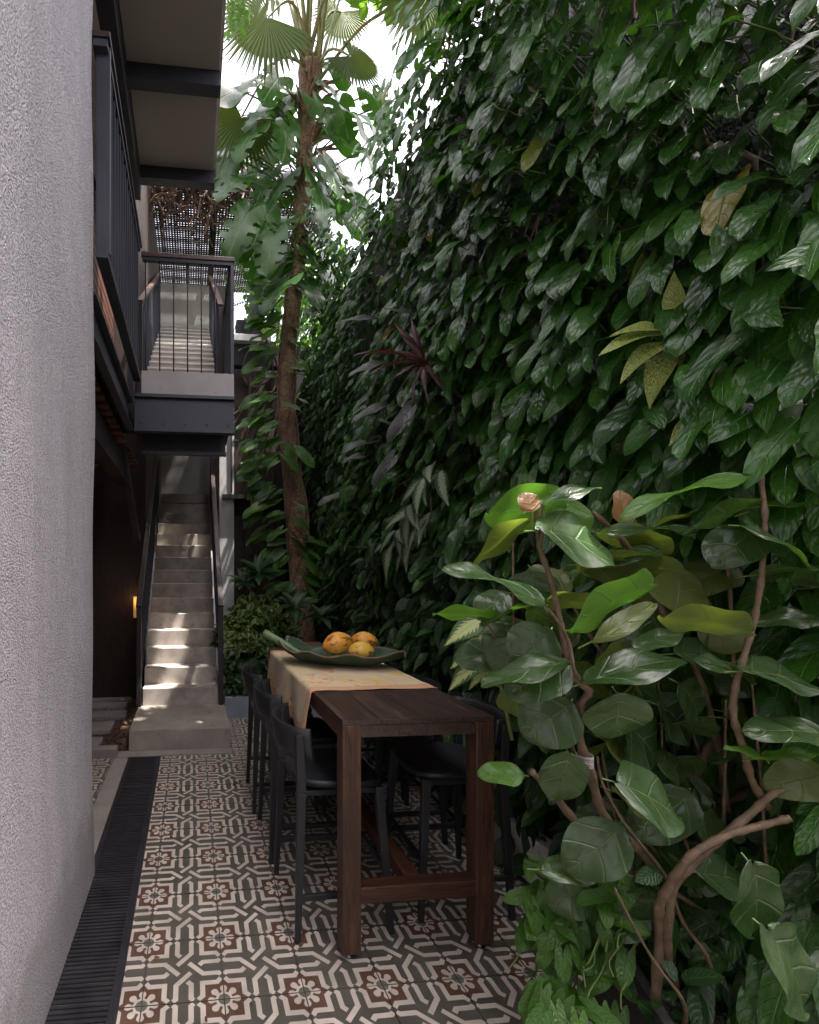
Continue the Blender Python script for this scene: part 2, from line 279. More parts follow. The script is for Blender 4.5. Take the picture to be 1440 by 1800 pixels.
def cloth_mat():
    m, nt, b = mat('printed_cloth'); uv = N(nt, 'ShaderNodeUVMap').outputs[0]     # uv in metres on the cloth
    sx = N(nt, 'ShaderNodeSeparateXYZ'); L(nt, uv, sx.inputs[0]); u, v = sx.outputs[0], sx.outputs[1]
    c = ramp(nt, noise(nt, 3, 4, uv), [(0.3, (0.52, 0.40, 0.23)), (0.7, (0.64, 0.52, 0.33))])
    # flower blotches
    vo = N(nt, 'ShaderNodeTexVoronoi'); vo.inputs['Scale'].default_value = 5.2; L(nt, uv, vo.inputs['Vector'])
    cc = N(nt, 'ShaderNodeSeparateColor'); L(nt, vo.outputs['Color'], cc.inputs[0])
    vp = N(nt, 'ShaderNodeTexVoronoi'); vp.inputs['Scale'].default_value = 24; L(nt, uv, vp.inputs['Vector'])
    near = ramp(nt, vo.outputs['Distance'], [(0.42, 1.0), (0.46, 0.0)])
    petal = ramp(nt, vp.outputs['Distance'], [(0.42, 1.0), (0.46, 0.0)])
    on = math_(nt, 'MULTIPLY', math_(nt, 'MULTIPLY', near, petal), ramp(nt, cc.outputs[0], [(0.30, 0.0), (0.31, 1.0)]))
    fc = mixc(nt, ramp(nt, cc.outputs[1], [(0.49, 0.0), (0.51, 1.0)]), (0.72, 0.22, 0.03), (0.66, 0.42, 0.05))
    c = mixc(nt, math_(nt, 'MULTIPLY', on, 0.95), c, fc)
    # thin scribbled outlines
    ln = noise(nt, 5.5, 2, uv); lv = math_(nt, 'ABSOLUTE', math_(nt, 'SUBTRACT', ln, 0.5))
    gate = ramp(nt, noise(nt, 2.4, 2, coords(nt, 'UV')), [(0.5, 0.0), (0.56, 1.0)])
    line = math_(nt, 'MULTIPLY', ramp(nt, lv, [(0.004, 1.0), (0.009, 0.0)]), gate)
    c = mixc(nt, math_(nt, 'MULTIPLY', line, 0.75), c, (0.13, 0.05, 0.03))
    # borders: distance to the cloth edges stored in uv (u 0..1.19 across, v 0..1.27 along)
    d1 = math_(nt, 'MINIMUM', v, math_(nt, 'SUBTRACT', 1.27, v))
    d2 = math_(nt, 'MINIMUM', u, math_(nt, 'SUBTRACT', 1.19, u))
    d = math_(nt, 'MINIMUM', d1, d2)
    band = ramp(nt, d, [(0.070, 1.0), (0.073, 0.0)])
    ck = N(nt, 'ShaderNodeTexBrick'); ck.inputs['Scale'].default_value = 60; L(nt, uv, ck.inputs['Vector'])
    ck.inputs['Color1'].default_value = (0.42, 0.16, 0.05, 1); ck.inputs['Color2'].default_value = (0.55, 0.27, 0.10, 1); ck.inputs['Mortar'].default_value = (0.62, 0.48, 0.34, 1); ck.inputs['Mortar Size'].default_value = 0.035
    c = mixc(nt, band, c, ck.outputs[0])
    for a0, a1 in ((0.001, 0.007), (0.064, 0.072)):
        k = math_(nt, 'MULTIPLY', math_(nt, 'GREATER_THAN', d, a0), math_(nt, 'LESS_THAN', d, a1))
        c = mixc(nt, k, c, (0.52, 0.17, 0.06))
    L(nt, c, b.inputs['Base Color']); b.inputs['Roughness'].default_value = 0.85
    b.inputs['Sheen Weight'].default_value = 0.1
    wv = N(nt, 'ShaderNodeTexNoise'); wv.inputs['Scale'].default_value = 300; L(nt, uv, wv.inputs['Vector'])
    L(nt, bump(nt, wv.outputs[0], 0.25, 0.0015), b.inputs['Normal']); return m
M['cloth'] = cloth_mat()
def lamp_mat():
    m, nt, b = mat('warm_lamp_glass'); b.inputs['Base Color'].default_value = (1, .7, .3, 1)
    b.inputs['Emission Color'].default_value = (1, 0.42, 0.10, 1); b.inputs['Emission Strength'].default_value = 0.045; return m
M['lamp'] = lamp_mat()

# ------------------------------------------------------------------ mesh helpers
class MB:
    def __init__(s): s.v = []; s.f = []; s.uv = None; s.mi = []
    def quad(s, pts, mi=0):
        b = len(s.v); s.v += [tuple(p) for p in pts]; s.f.append(tuple(range(b, b + len(pts)))); s.mi.append(mi)
    def box(s, x0, x1, y0, y1, z0, z1, mt=None, mi=0):
        P = [(x0, y0, z0), (x1, y0, z0), (x1, y1, z0), (x0, y1, z0), (x0, y0, z1), (x1, y0, z1), (x1, y1, z1), (x0, y1, z1)]
        if mt is not None: P = [tuple(mt @ Vector(p)) for p in P]
        b = len(s.v); s.v += P
        for f in ((0, 3, 2, 1), (4, 5, 6, 7), (0, 1, 5, 4), (1, 2, 6, 5), (2, 3, 7, 6), (3, 0, 4, 7)):
            s.f.append(tuple(b + i for i in f)); s.mi.append(mi)
    def beam(s, a, b_, w, h, up=(0, 0, 1), w2=None, h2=None):
        a, b_ = Vector(a), Vector(b_); d = (b_ - a).normalized(); up = Vector(up)
        x = d.cross(up).normalized(); y = x.cross(d).normalized()
        w2 = w if w2 is None else w2; h2 = h if h2 is None else h2
        b = len(s.v)
        for p, ww, hh in ((a, w, h), (b_, w2, h2)):
            for sx, sy in ((-1, -1), (1, -1), (1, 1), (-1, 1)): s.v.append(tuple(p + x * sx * ww / 2 + y * sy * hh / 2))
        for f in ((3, 2, 1, 0), (4, 5, 6, 7), (0, 1, 5, 4), (1, 2, 6, 5), (2, 3, 7, 6), (3, 0, 4, 7)):
            s.f.append(tuple(b + i for i in f)); s.mi.append(0)
    def tube(s, pts, rad, n=8, cap=True):
        pts = [Vector(p) for p in pts]; k = len(pts)
        rad = list(rad) if hasattr(rad, '__len__') else [rad] * k
        b = len(s.v); ref = Vector((0.31, 0.2, 0.93))
        for i, p in enumerate(pts):
            d = (pts[min(i + 1, k - 1)] - pts[max(i - 1, 0)]); d = d.normalized() if d.length > 1e-9 else Vector((0, 0, 1))
            x = d.cross(ref)
            x = x.normalized() if x.length > 1e-4 else Vector((1, 0, 0))
            y = d.cross(x)
            for j in range(n):
                a = 2 * math.pi * j / n; s.v.append(tuple(p + (x * math.cos(a) + y * math.sin(a)) * rad[i]))
        for i in range(k - 1):
            for j in range(n):
                j2 = (j + 1) % n; s.f.append((b + i * n + j, b + i * n + j2, b + (i + 1) * n + j2, b + (i + 1) * n + j)); s.mi.append(0)
        if cap:
            s.f.append(tuple(b + j for j in range(n))[::-1]); s.f.append(tuple(b + (k - 1) * n + j for j in range(n))); s.mi += [0, 0]
    def mesh(s, name, mats, smooth=False):
        me = bpy.data.meshes.new(name); me.from_pydata(s.v, [], s.f)
        for m in (mats if isinstance(mats, (list, tuple)) else [mats]): me.materials.append(m)
        if any(s.mi): me.polygons.foreach_set('material_index', s.mi)
        if smooth: me.shade_smooth()
        return me
    def build(s, name, mats, parent=None, smooth=False, bevel=0, loc=None):
        return link(name, s.mesh(name, mats, smooth), parent, bevel, loc)

def link(name, me, parent=None, bevel=0, loc=None):
    o = bpy.data.objects.new(name, me); col.objects.link(o)
    if parent is not None: o.parent = parent
    if loc is not None: o.location = loc
    if bevel:
        m = o.modifiers.new('bevel', 'BEVEL'); m.width = bevel; m.segments = 2; m.limit_method = 'ANGLE'; m.angle_limit = R(40)
    return o
def thing(name, label, cat, loc=(0, 0, 0), rz=0, group=None):
    o = bpy.data.objects.new(name, None); col.objects.link(o); o.empty_display_size = 0.1
    o.location = loc; o.rotation_euler = (0, 0, rz); o['label'] = label; o['category'] = cat
    if group: o['group'] = group
    return o
def tag(o, label, cat, group=None):
    o['label'] = label; o['category'] = cat
    if group: o['group'] = group
    return o
def struct(o): o['kind'] = 'structure'; return o
def local(parent, p): return Vector(p) - Vector(parent.location)
def off(mb, t):
    """shift a builder given in world coordinates into a thing's local frame"""
    l = t.location; mb.v = [(x - l.x, y - l.y, z - l.z) for x, y, z in mb.v]; return mb
def smooth_path(pts, k=5):
    P = [Vector(p) for p in pts]; out = []
    for i in range(len(P) - 1):
        p0 = P[max(i - 1, 0)]; p1 = P[i]; p2 = P[i + 1]; p3 = P[min(i + 2, len(P) - 1)]
        for j in range(k):
            t = j / k
            out.append(0.5 * ((2 * p1) + (p2 - p0) * t + (2 * p0 - 5 * p1 + 4 * p2 - p3) * t * t + (3 * p1 - p0 - 3 * p2 + p3) * t ** 3))
    out.append(P[-1]); return out

# ------------------------------------------------------------------ leaves
def leaf_template(nt_=8, ns=2, kind='heart', width=0.5, fold=0.15, droop=0.25, wave=0.03, seed=0, cuts=False):
    """unit leaf: base at origin, tip at +Y, upper face +Z"""
    r = random.Random(seed); V = []; UV = []; F = []
    cols_ = 2 * ns + 1
    ph = r.random() * 6
    for i in range(nt_ + 1):
        t = i / nt_ if kind != 'round' else (1 - math.cos(math.pi * i / nt_)) / 2
        if kind == 'heart':   w = width * (1.0 * (1 - t) ** 0.55 * (0.62 + 1.35 * t) * (1 - 0.25 * t)) * (1 if t < 0.98 else 0.0)
        elif kind == 'arrow': w = width * ((1 - t) ** 0.7) * (0.72 + 0.75 * t)
        elif kind == 'oval':  w = width * (math.sin(math.pi * (0.06 + 0.92 * t) ** 0.85)) ** 0.75
        elif kind == 'round': w = width * 1.06 * math.sin(math.pi * i / nt_) * (1 + 0.20 * math.cos(math.pi * i / nt_)); t = t * 1.0 + 0.05 * max(0, t - .9) * 10 * max(0, t - .9)
        else:                 w = width * max(0.03, math.sin(math.pi * (0.05 + 0.95 * t) ** 0.8)) ** 1.0      # blade
        if i == nt_: w = width * 0.02
        for j in range(-ns, ns + 1):
            s = j / ns; a = abs(s)
            lobe = (0.34 * math.sin(min(1.0, a * 1.15) * math.pi * 0.60) * (1 - t) ** 2.4) if kind in ('heart', 'arrow') else (0.10 * math.sin(a * 2.6) * (1 - t) ** 5 if kind == 'round' else 0)
            x = s * w * (1 - 0.10 * a * a if kind != 'round' else 1)
            if kind == 'heart' and i == 0: x *= 0.86
            y = t - lobe
            z = fold * w * a - droop * t * t * 0.9 + wave * math.sin(t * 9 + ph + (2 if s < 0 else 0)) * a - 0.10 * a * a * w
            V.append((x, y, z)); UV.append((0.5 + s / 2, t))
    for i in range(nt_):
        for j in range(cols_ - 1):
            if cuts:
                a = abs((j + 0.5) - ns) / ns
                if a > 0.42 and (i % 3 == 1) and 1 < i < nt_ - 1: continue
            b = i * cols_ + j; F.append((b, b + 1, b + cols_ + 1, b + cols_))
    return np.array(V), np.array(UV), F
def leaf_mesh(name, tpl, material):
    V, UV, F = tpl; me = bpy.data.meshes.new(name); me.from_pydata([tuple(v) for v in V], [], F)
    uvl = me.uv_layers.new(name='UVMap'); idx = np.zeros(len(me.loops), dtype=np.int32); me.loops.foreach_get('vertex_index', idx)
    uvl.data.foreach_set('uv', UV[idx].ravel().astype(np.float32)); me.materials.append(material); me.shade_smooth(); return me
def frame(base, tip_dir, normal, length, width_scale=1.0):
    """4x4 with Y along the leaf, Z near the given normal"""
    y = Vector(tip_dir).normalized(); z = Vector(normal); z = z - y * z.dot(y)
    z = z.normalized() if z.length > 1e-5 else y.orthogonal().normalized()
    x = y.cross(z)
    m = Matrix((x * length * width_scale, y * length, z * length)).transposed().to_4x4(); m.translation = Vector(base); return m
def joined_leaves(name, tpls, mats4, material, parent=None, kind='stuff'):
    VV = []; UU = []; FF = []; RR = []; base = 0
    arr = [(np.array(t[0]), t[1], np.array(t[2])) for t in tpls]
    for k, m in enumerate(mats4):
        V, UV, F = arr[k % len(arr)]; A = np.array(m)
        VV.append(V @ A[:3, :3].T + A[:3, 3]); UU.append(UV); FF.append(F + base); RR.append(np.full(len(V), rng.random())); base += len(V)
    VV = np.concatenate(VV); UU = np.concatenate(UU); FF = np.concatenate(FF); RR = np.concatenate(RR)
    if parent is not None: VV = VV - np.array(parent.location)
    me = bpy.data.meshes.new(name); me.vertices.add(len(VV)); me.vertices.foreach_set('co', VV.ravel())
    me.loops.add(FF.size); me.loops.foreach_set('vertex_index', FF.ravel().astype(np.int32))
    me.polygons.add(len(FF)); me.polygons.foreach_set('loop_start', np.arange(0, FF.size, 4, dtype=np.int32))
    me.update(calc_edges=True)
    uvl = me.uv_layers.new(name='UVMap'); uvl.data.foreach_set('uv', UU[FF.ravel()].ravel().astype(np.float32))
    at_ = me.attributes.new('rnd', 'FLOAT', 'POINT'); at_.data.foreach_set('value', RR.astype(np.float32))
    me.materials.append(material); me.shade_smooth(); me.validate()
    o = link(name, me, parent)
    if kind: o['kind'] = kind
    return o
def place_leaf(name, me, m4, parent, label=None):
    o = bpy.data.objects.new(name, me); col.objects.link(o); o.parent = parent
    m4 = m4.copy(); m4.translation = m4.translation - Vector(parent.location)
    o.matrix_local = m4
    if label: o['label'] = label
    return o
TP = {
 'heart': [leaf_template(9, 3, 'heart', 0.33, 0.28, 0.30, 0.035, s) for s in range(4)],
 'arrow': [leaf_template(9, 3, 'arrow', 0.30, 0.30, 0.35, 0.04, s) for s in range(4)],
 'oval': [leaf_template(6, 1, 'oval', 0.26, 0.3, 0.25, 0.02, s) for s in range(3)],
 'blade': [leaf_template(9, 1, 'blade', 0.085, 0.5, 0.45, 0.02, s) for s in range(3)],
 'lance': [leaf_template(8, 2, 'blade', 0.17, 0.4, 0.4, 0.02, s) for s in range(3)],
 'round': [leaf_template(16, 5, 'round', 0.43, 0.14, 0.22, 0.050, s) for s in range(4)],
 'monstera': [leaf_template(14, 4, 'heart', 0.50, 0.10, 0.30, 0.05, s, cuts=True) for s in range(2)] + [leaf_template(14, 4, 'heart', 0.48, 0.16, 0.25, 0.06, 5)],
 'small': [leaf_template(3, 1, 'oval', 0.3, 0.3, 0.2, 0.0, s) for s in range(3)],
}
_lm = {}
def lmesh(kind, k, matkey):
    key = (kind, k, matkey)
    if key not in _lm: _lm[key] = leaf_mesh(f'{kind}_leaf', TP[kind][k], M[matkey])
    return _lm[key]
def jit(v, a): return Vector(v) + Vector((random.gauss(0, a), random.gauss(0, a), random.gauss(0, a)))

# ================================================================== SETTING
# ground under everything
g = MB(); g.box(-30, 30, -20, 60, -0.4, -0.03); struct(g.build('ground', M['soil']))
# grout bed of the tiled floor, tiles 4-6 mm proud
floor = MB(); floor.box(-2.2, 1.74, -1.5, 5.9, -0.028, -0.006); floor = struct(floor.build('floor', M['grout']))

# ---- encaustic tile, pattern laid as thin inlays
TS = 0.30
def tile_polys():
    P = []          # (polygon in unit tile coords, level, material index)
    w = 0.064; h = w / 2
    def stroke(path, lev=1):
        out = []
        n = len(path); Lf = []; Rt = []
        for i in range(n):
            p = Vector(path[i])
            if i == 0: d = (Vector(path[1]) - p).normalized(); nn = Vector((-d.y, d.x)); k = 1
            elif i == n - 1: d = (p - Vector(path[i - 1])).normalized(); nn = Vector((-d.y, d.x)); k = 1
            else:
                d1 = (p - Vector(path[i - 1])).normalized(); d2 = (Vector(path[i + 1]) - p).normalized()
                n1 = Vector((-d1.y, d1.x)); n2 = Vector((-d2.y, d2.x)); nn = (n1 + n2).normalized(); k = 1 / max(0.3, nn.dot(n1))
            Lf.append(p + nn * h * k); Rt.append(p - nn * h * k)
        for i in range(n - 1): P.append(([Lf[i], Lf[i + 1], Rt[i + 1], Rt[i]], lev + 0.12 * i, 1))
    def rot(p, k):
        u, v = p
        for _ in range(k): u, v = 1 - v, u
        return (u, v)
    for k in range(4):
        stroke([rot(p, k) for p in ((0.405, 0.035), (0.405, 0.25), (0.590, 0.435))])
        stroke([rot(p, k) for p in ((0.595, 0.035), (0.595, 0.25), (0.548, 0.297))], 1.25)
        # barbs at the strand ends
        P.append(([rot(p, k) for p in ((0.381, 0.075), (0.355, 0.045), (0.381, 0.012), (0.405, 0.012), (0.431, 0.035), (0.431, 0.075))], 1.6, 1))
        P.append(([rot(p, k) for p in ((0.619, 0.075), (0.645, 0.045), (0.619, 0.012), (0.595, 0.012), (0.569, 0.035), (0.569, 0.075))], 1.6, 1))
        # white corner bracket round the star
        stroke([rot(p, k) for p in ((0.022, 0.318), (0.072, 0.262), (0.262, 0.262), (0.262, 0.072), (0.318, 0.022))])
        # brown star quarter
        P.append(([rot(p, k) for p in ((0, 0), (0, 0.292), (0.062, 0.222), (0.222, 0.222), (0.222, 0.062), (0.292, 0))], 0.6, 2))
        # petals: full diagonal one, two halves on the edges
        def petal(ang, half=0):
            pts = []
            prof = [(0.06, 0.02), (0.10, 0.021), (0.128, 0.034), (0.158, 0.045), (0.184, 0.038), (0.200, 0.018), (0.204, 0.0)]
            up = [(r, s) for r, s in prof]; dn = [(r, -s) for r, s in reversed(prof)]
            if half == 0: q = up + dn[1:]
            elif half == 1: q = [(prof[0][0], 0)] + up
            else: q = [(prof[-1][0], 0)] + dn[1:] + [(prof[0][0], 0)]
            c, s_ = math.cos(ang), math.sin(ang)
            return [(r * c - t * s_, r * s_ + t * c) for r, t in q]
        P.append(([rot(p, k) for p in petal(math.pi / 4)], 2, 1))
        P.append(([rot(p, k) for p in petal(0, 1)], 2, 1))
        P.append(([rot(p, k) for p in petal(math.pi / 2, 2)], 2, 1))
        P.append(([rot(p, k) for p in [(0, 0)] + [(0.105 * math.cos(a), 0.105 * math.sin(a)) for a in np.linspace(0, math.pi / 2, 8)]], 3, 1))
        P.append(([rot(p, k) for p in [(0, 0)] + [(0.076 * math.cos(a), 0.076 * math.sin(a)) for a in np.linspace(0, math.pi / 2, 8)]], 4, 3))
    return P
TILE_P = tile_polys()
_tile_cache = {}
def tile_mesh(clip=None):
    key = clip
    if key in _tile_cache: return _tile_cache[key]
    bm = bmesh.new(); gp = 0.0022
    def addpoly(pts, mi):
        vs = [bm.verts.new(p) for p in pts]
        try:
            f = bm.faces.new(vs); f.material_index = mi
            f.normal_update()
            if f.normal.z < 0: f.normal_flip()
        except ValueError: pass
    vb = [bm.verts.new((x, y, z)) for z in (-0.02, 0.0) for x, y in ((gp, gp), (TS - gp, gp), (TS - gp, TS - gp), (gp, TS - gp))]
    for f in ((4, 5, 6, 7), (0, 1, 5, 4), (1, 2, 6, 5), (2, 3, 7, 6), (3, 0, 4, 7)): bm.faces.new([vb[i] for i in f])
    for pts, lev, mi in TILE_P:
        q = [(min(TS - gp, max(gp, u * TS)), min(TS - gp, max(gp, v * TS)), 0.0003 * lev) for u, v in [(p[0], p[1]) for p in pts]]
        addpoly(q, mi)
    if clip:
        for (co, no) in clip:
            bmesh.ops.bisect_plane(bm, geom=bm.verts[:] + bm.edges[:] + bm.faces[:], plane_co=(*co, 0), plane_no=(*no, 0), clear_outer=True)
    me = bpy.data.meshes.new('floor_tile'); bm.to_mesh(me); bm.free()
    for k in ('tile_base', 'tile_cream', 'tile_brown', 'tile_grey'): me.materials.append(M[k])
    _tile_cache[key] = me; return me
OX, OY = -0.1816, 1.76
def lay_tiles(x0, x1, y0, y1):
    for i in range(math.floor((x0 - OX) / TS), math.ceil((x1 - OX) / TS)):
        for j in range(math.floor((y0 - OY) / TS), math.ceil((y1 - OY) / TS)):
            X, Y = OX + i * TS, OY + j * TS; clip = []
            if X < x0 - 1e-4: clip.append(((round(x0 - X, 4), 0), (-1, 0)))
            if X + TS > x1 + 1e-4: clip.append(((round(x1 - X, 4), 0), (1, 0)))
            if Y < y0 - 1e-4: clip.append(((0, round(y0 - Y, 4)), (0, -1)))
            if Y + TS > y1 + 1e-4: clip.append(((0, round(y1 - Y, 4)), (0, 1)))
            me = tile_mesh(tuple(clip) if clip else None)
            if not me.polygons: continue
            o = link('floor_tile', me, floor, loc=(X, Y, random.uniform(-0.0006, 0.0006)))
            o.rotation_euler = (random.gauss(0, 0.0010), random.gauss(0, 0.0010), 0)
lay_tiles(-0.262, 1.66, 0.80, 4.16)
lay_tiles(0.36, 1.66, 4.16, 5.19)
lay_tiles(-1.45, -0.665, 3.3, 4.16)
# concrete strips
b = MB(); b.box(-0.66, -0.537, 2.6, 4.16, -0.02, 0.004); struct(b.build('concrete_strip', M['concrete'], bevel=0.003))
b = MB(); b.box(-0.66, 0.355, 4.164, 4.30, -0.02, 0.006); struct(b.build('concrete_strip', M['concrete'], bevel=0.003))
b = MB(); b.box(-1.9, -0.64, 4.165, 4.27, -0.02, 0.075); tag(b.build('kerb', M['concrete'], bevel=0.008), 'low concrete kerb in front of the stepping slabs left of the stairs', 'kerb')

# ---- drain
dr = thing('drain_channel', 'long black slatted drain channel running along the foot of the rough white wall', 'drain', (-0.39, 0.9, 0))
b = MB(); b.box(-0.532, -0.268, 0.9, 4.155, -0.024, -0.014); off(b, dr).build('channel_bed', M['black'], dr)
b = MB(); b.box(-0.298, -0.266, 0.9, 4.158, -0.02, 0.0035); off(b, dr).build('frame', M['grate'], dr, bevel=0.002)
b = MB(); b.box(-0.536, -0.508, 0.9, 4.158, -0.02, 0.0035); off(b, dr).build('frame', M['grate'], dr, bevel=0.002)
b = MB(); b.box(-0.508, -0.298, 4.135, 4.158, -0.02, 0.0035); off(b, dr).build('frame', M['grate'], dr)
sl = MB(); sl.box(-0.1045, 0.1045, -0.0062, 0.0062, -0.018, 0.001); slm = sl.mesh('slat', M['grate'])
y = 1.42; n = 0
while y < 4.13:
    if abs((y - 2.60) % 0.5) > 0.011 or True:
        o = link('slat', slm, dr, loc=(-0.403 + 0.39, y - 0.9, random.uniform(-0.001, 0.001))); o.rotation_euler = (random.gauss(0, 0.03), random.gauss(0, 0.004), random.gauss(0, 0.004))
    n += 1; y += 0.0215
for yy in (1.62, 2.60, 3.58):
    b = MB(); b.box(-0.506, -0.3, yy - 0.008, yy + 0.008, -0.018, 0.002); off(b, dr).build('cross_bar', M['grate'], dr)

# ---- near wall (rough render), slightly wavy
def near_wall():
    bm = bmesh.new(); nz, ny = 60, 26
    Z = np.linspace(-0.02, 9.0, nz + 1); Yv = np.linspace(-2.0, 2.565, ny + 1)
    def wob(y, z): return 0.006 * math.sin(z * 2.1 + y) + 0.004 * math.sin(z * 5.3 + y * 3)
    grid = []
    prof = [(y, 0) for y in Yv] + [(2.583, -0.006), (2.592, -0.018), (2.595, -0.035), (2.595, -0.5)]
    for z in Z: grid.append([bm.verts.new((-0.511 + d + (wob(y, z) if i <= ny + 2 else 0), y, z)) for i, (y, d) in enumerate(prof)])
    for a in range(nz):
        for c in range(len(prof) - 1): bm.faces.new((grid[a][c], grid[a][c + 1], grid[a + 1][c + 1], grid[a + 1][c]))
    q = [bm.verts.new(p) for p in ((-1.011, 2.595, -0.02), (-1.011, -2, -0.02), (-1.011, -2, 9), (-1.011, 2.595, 9))]; bm.faces.new(q)
    top = [bm.verts.new(p) for p in ((-0.52, -2, 9), (-0.52, 2.59, 9), (-1.011, 2.59, 9), (-1.011, -2, 9))]; bm.faces.new(top)
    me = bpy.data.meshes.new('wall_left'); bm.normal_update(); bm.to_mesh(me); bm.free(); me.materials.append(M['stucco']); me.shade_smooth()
    return link('wall_left', me)
struct(near_wall())

b = MB(); b.box(-0.5, 6.0, -3.4, -3.2, 0, 5.0); struct(b.build('rear_shade_wall', M['concrete']))  # unseen wall added behind the camera to darken the foreground
# ---- dark building under and behind the gallery
b = MB()
b.box(-4.2, -4.0, 1.0, 12, 0, 9); b.box(-4.0, -0.64, 2.6, 6.1, 5.7, 5.9); b.box(-4.0, -1.02, 2.45, 2.59, 0, 9); b.box(-4.0, -1.85, 9.9, 10.1, 0, 3)
struct(b.build('building_wall', M['black']))
b = MB(); b.box(-1.95, -1.83, 2.6, 5.2, 0, 3.0); struct(b.build('inner_wall', M['timber_dark']))
# inside, dim back wall with picture area & bench seen past the stairs
b = MB(); b.box(-2.6, -0.62, 9.2, 9.3, 0, 3.0); struct(b.build('back_room_wall', M['concrete']))
# gallery floor slab + ceiling boards
gal = thing('gallery', 'dark steel and timber gallery above the passage left of the stairs', 'gallery', (-1.2, 3.0, 2.8))
b = MB(); b.box(-2.4, -0.56, 2.6, 4.9, 2.97, 3.03); off(b, gal).build('deck', M['black'], gal)
bd = MB(); bd.box(-0.60, 0.60, -0.045, 0.045, -0.012, 0.012); bdm = bd.mesh('ceiling_board', M['timber'])
for k in range(18):
    yb = 2.72 + k * 0.165; link('ceiling_board', bdm, gal, loc=(-1.2 + 1.2, yb - 3.0, 2.78 - 2.8 + random.uniform(-.004, .004)))
for k in range(22):   # horizontal boards of the gallery's back wall
    if k == 0:
        wb = MB(); wb.box(-0.012, 0.012, -1.25, 2.22, -0.045, 0.045); wbm = wb.mesh('wall_board', M['timber'])
    link('wall_board', wbm, gal, loc=(-0.98 + 1.2, 3.86 - 3.0, 3.10 + k * 0.108 - 2.8))
# edge beam (channel) along the gallery
b = MB(); b.box(-0.560, -0.545, 2.6, 4.22, 2.80, 3.05); b.box(-0.545, -0.505, 2.6, 4.22, 3.036, 3.05); b.box(-0.545, -0.505, 2.6, 4.22, 2.80, 2.812)
off(b, gal).build('edge_beam', M['steel'], gal)
b = MB(); b.box(-0.78, -0.66, 2.6, 5.2, 2.50, 2.72); b.box(-1.5, -1.4, 2.6, 5.2, 2.5, 2.72); off(b, gal).build('lower_beam', M['steel_brown'], gal)
b = MB(); b.beam((-0.66, 4.6, 2.8), (-0.62, 5.6, 1.95), 0.06, 0.10); off(b, gal).build('brace', M['steel_brown'], gal)
b = MB(); b.box(-1.55, -1.42, 4.9, 5.05, 0, 2.5); off(b, gal).build('post', M['steel_brown'], gal)

# soffit / upper gallery canopy
can = thing('gallery_canopy', 'grey panelled soffit with dark steel beams under the upper gallery', 'soffit', (-0.2, 3.2, 5.5))
for y0, y1 in ((0.2, 2.05), (2.12, 2.92), (3.0, 3.76), (3.87, 4.70)):
    b = MB(); b.box(-0.50, 0.215, y0, y1, 5.50, 5.53); off(b, can).build('soffit_panel', M['soffit'], can, bevel=0.004)
b = MB(); b.box(-0.50, 0.235, 0.0, 4.82, 5.531, 5.62); off(b, can).build('slab', M['curb'], can)
for y0 in (2.05, 2.925, 3.765, 4.705):
    b = MB(); b.box(-0.50, 0.222, y0, y0 + 0.012, 5.40, 5.53); b.box(-0.50, 0.222, y0 - 0.0, y0 + 0.10, 5.388, 5.40); b.box(-0.50, 0.20, y0 + 0.012, y0 + 0.10, 5.515, 5.529)
    off(b, can).build('cross_beam', M['steel'], can)
b = MB(); b.box(-0.62, -0.503, 0.0, 4.82, 5.25, 5.62); off(b, can).build('main_beam', M['steel'], can)
b = MB(); b.box(-0.62, -0.56, 4.72, 4.80, 3.05, 5.25); off(b, can).build('post', M['steel'], can)
# upper storey of the same building above the canopy, out of view
b = MB(); b.box(-0.9, -0.62, 2.6, 5.0, 5.25, 9.0); struct(b.build('upper_wall', M['plaster']))

# ---- gallery railing (runs to the platform) and platform railing
def railing_thing(label, loc): return thing('railing', label, 'railing', loc, group=None)
rl = railing_thing('long dark steel balcony railing with close vertical bars beside the rough white wall', (-0.46, 2.65, 3.2))
b = MB(); b.box(-0.508, -0.432, 2.61, 2.64, 3.26, 4.36); off(b, rl).build('end_post', M['steel'], rl, bevel=0.003)
b = MB(); b.box(-0.525, -0.425, 2.56, 4.2, 4.362, 4.392); off(b, rl).build('handrail', M['rail_dark'], rl, bevel=0.004)
b = MB(); b.box(-0.515, -0.44, 2.57, 4.18, 4.32, 4.358); off(b, rl).build('top_rail', M['steel'], rl)
b = MB(); b.box(-0.50, -0.438, 2.57, 4.2, 3.215, 3.262); off(b, rl).build('bottom_rail', M['steel'], rl)
bal = MB(); bal.box(-0.019, 0.019, -0.006, 0.006, -0.53, 0.53); balm = bal.mesh('baluster', M['steel'])
for k in range(13):
    link('baluster', balm, rl, loc=(-0.465 + 0.46, 2.75 + k * 0.11 - 2.65, 3.79 - 3.2))

plat = thing('stair_platform', 'dark steel landing platform with pale concrete edge hanging above the lower stairs', 'platform', (0, 4.4, 2.8))
b = MB(); b.box(-0.44, 0.372, 4.25, 5.2, 3.13, 3.335); off(b, plat).build('concrete_edge', M['curb'], plat, bevel=0.006)
b = MB(); b.box(-0.50, 0.376, 4.225, 5.2, 3.098, 3.128); off(b, plat).build('top_flange', M['steel'], plat, bevel=0.003)
b = MB(); b.box(-0.50, 0.372, 4.262, 4.275, 2.825, 3.098); off(b, plat).build('channel_web', M['steel'], plat)
b = MB(); b.box(-0.50, 0.376, 4.225, 4.30, 2.80, 2.825); off(b, plat).build('bottom_flange', M['steel'], plat, bevel=0.002)
b = MB(); b.box(-0.46, 0.315, 4.53, 4.545, 2.70, 2.90); b.box(-0.46, 0.32, 4.49, 4.56, 2.672, 2.70); off(b, plat).build('lower_beam', M['steel'], plat)
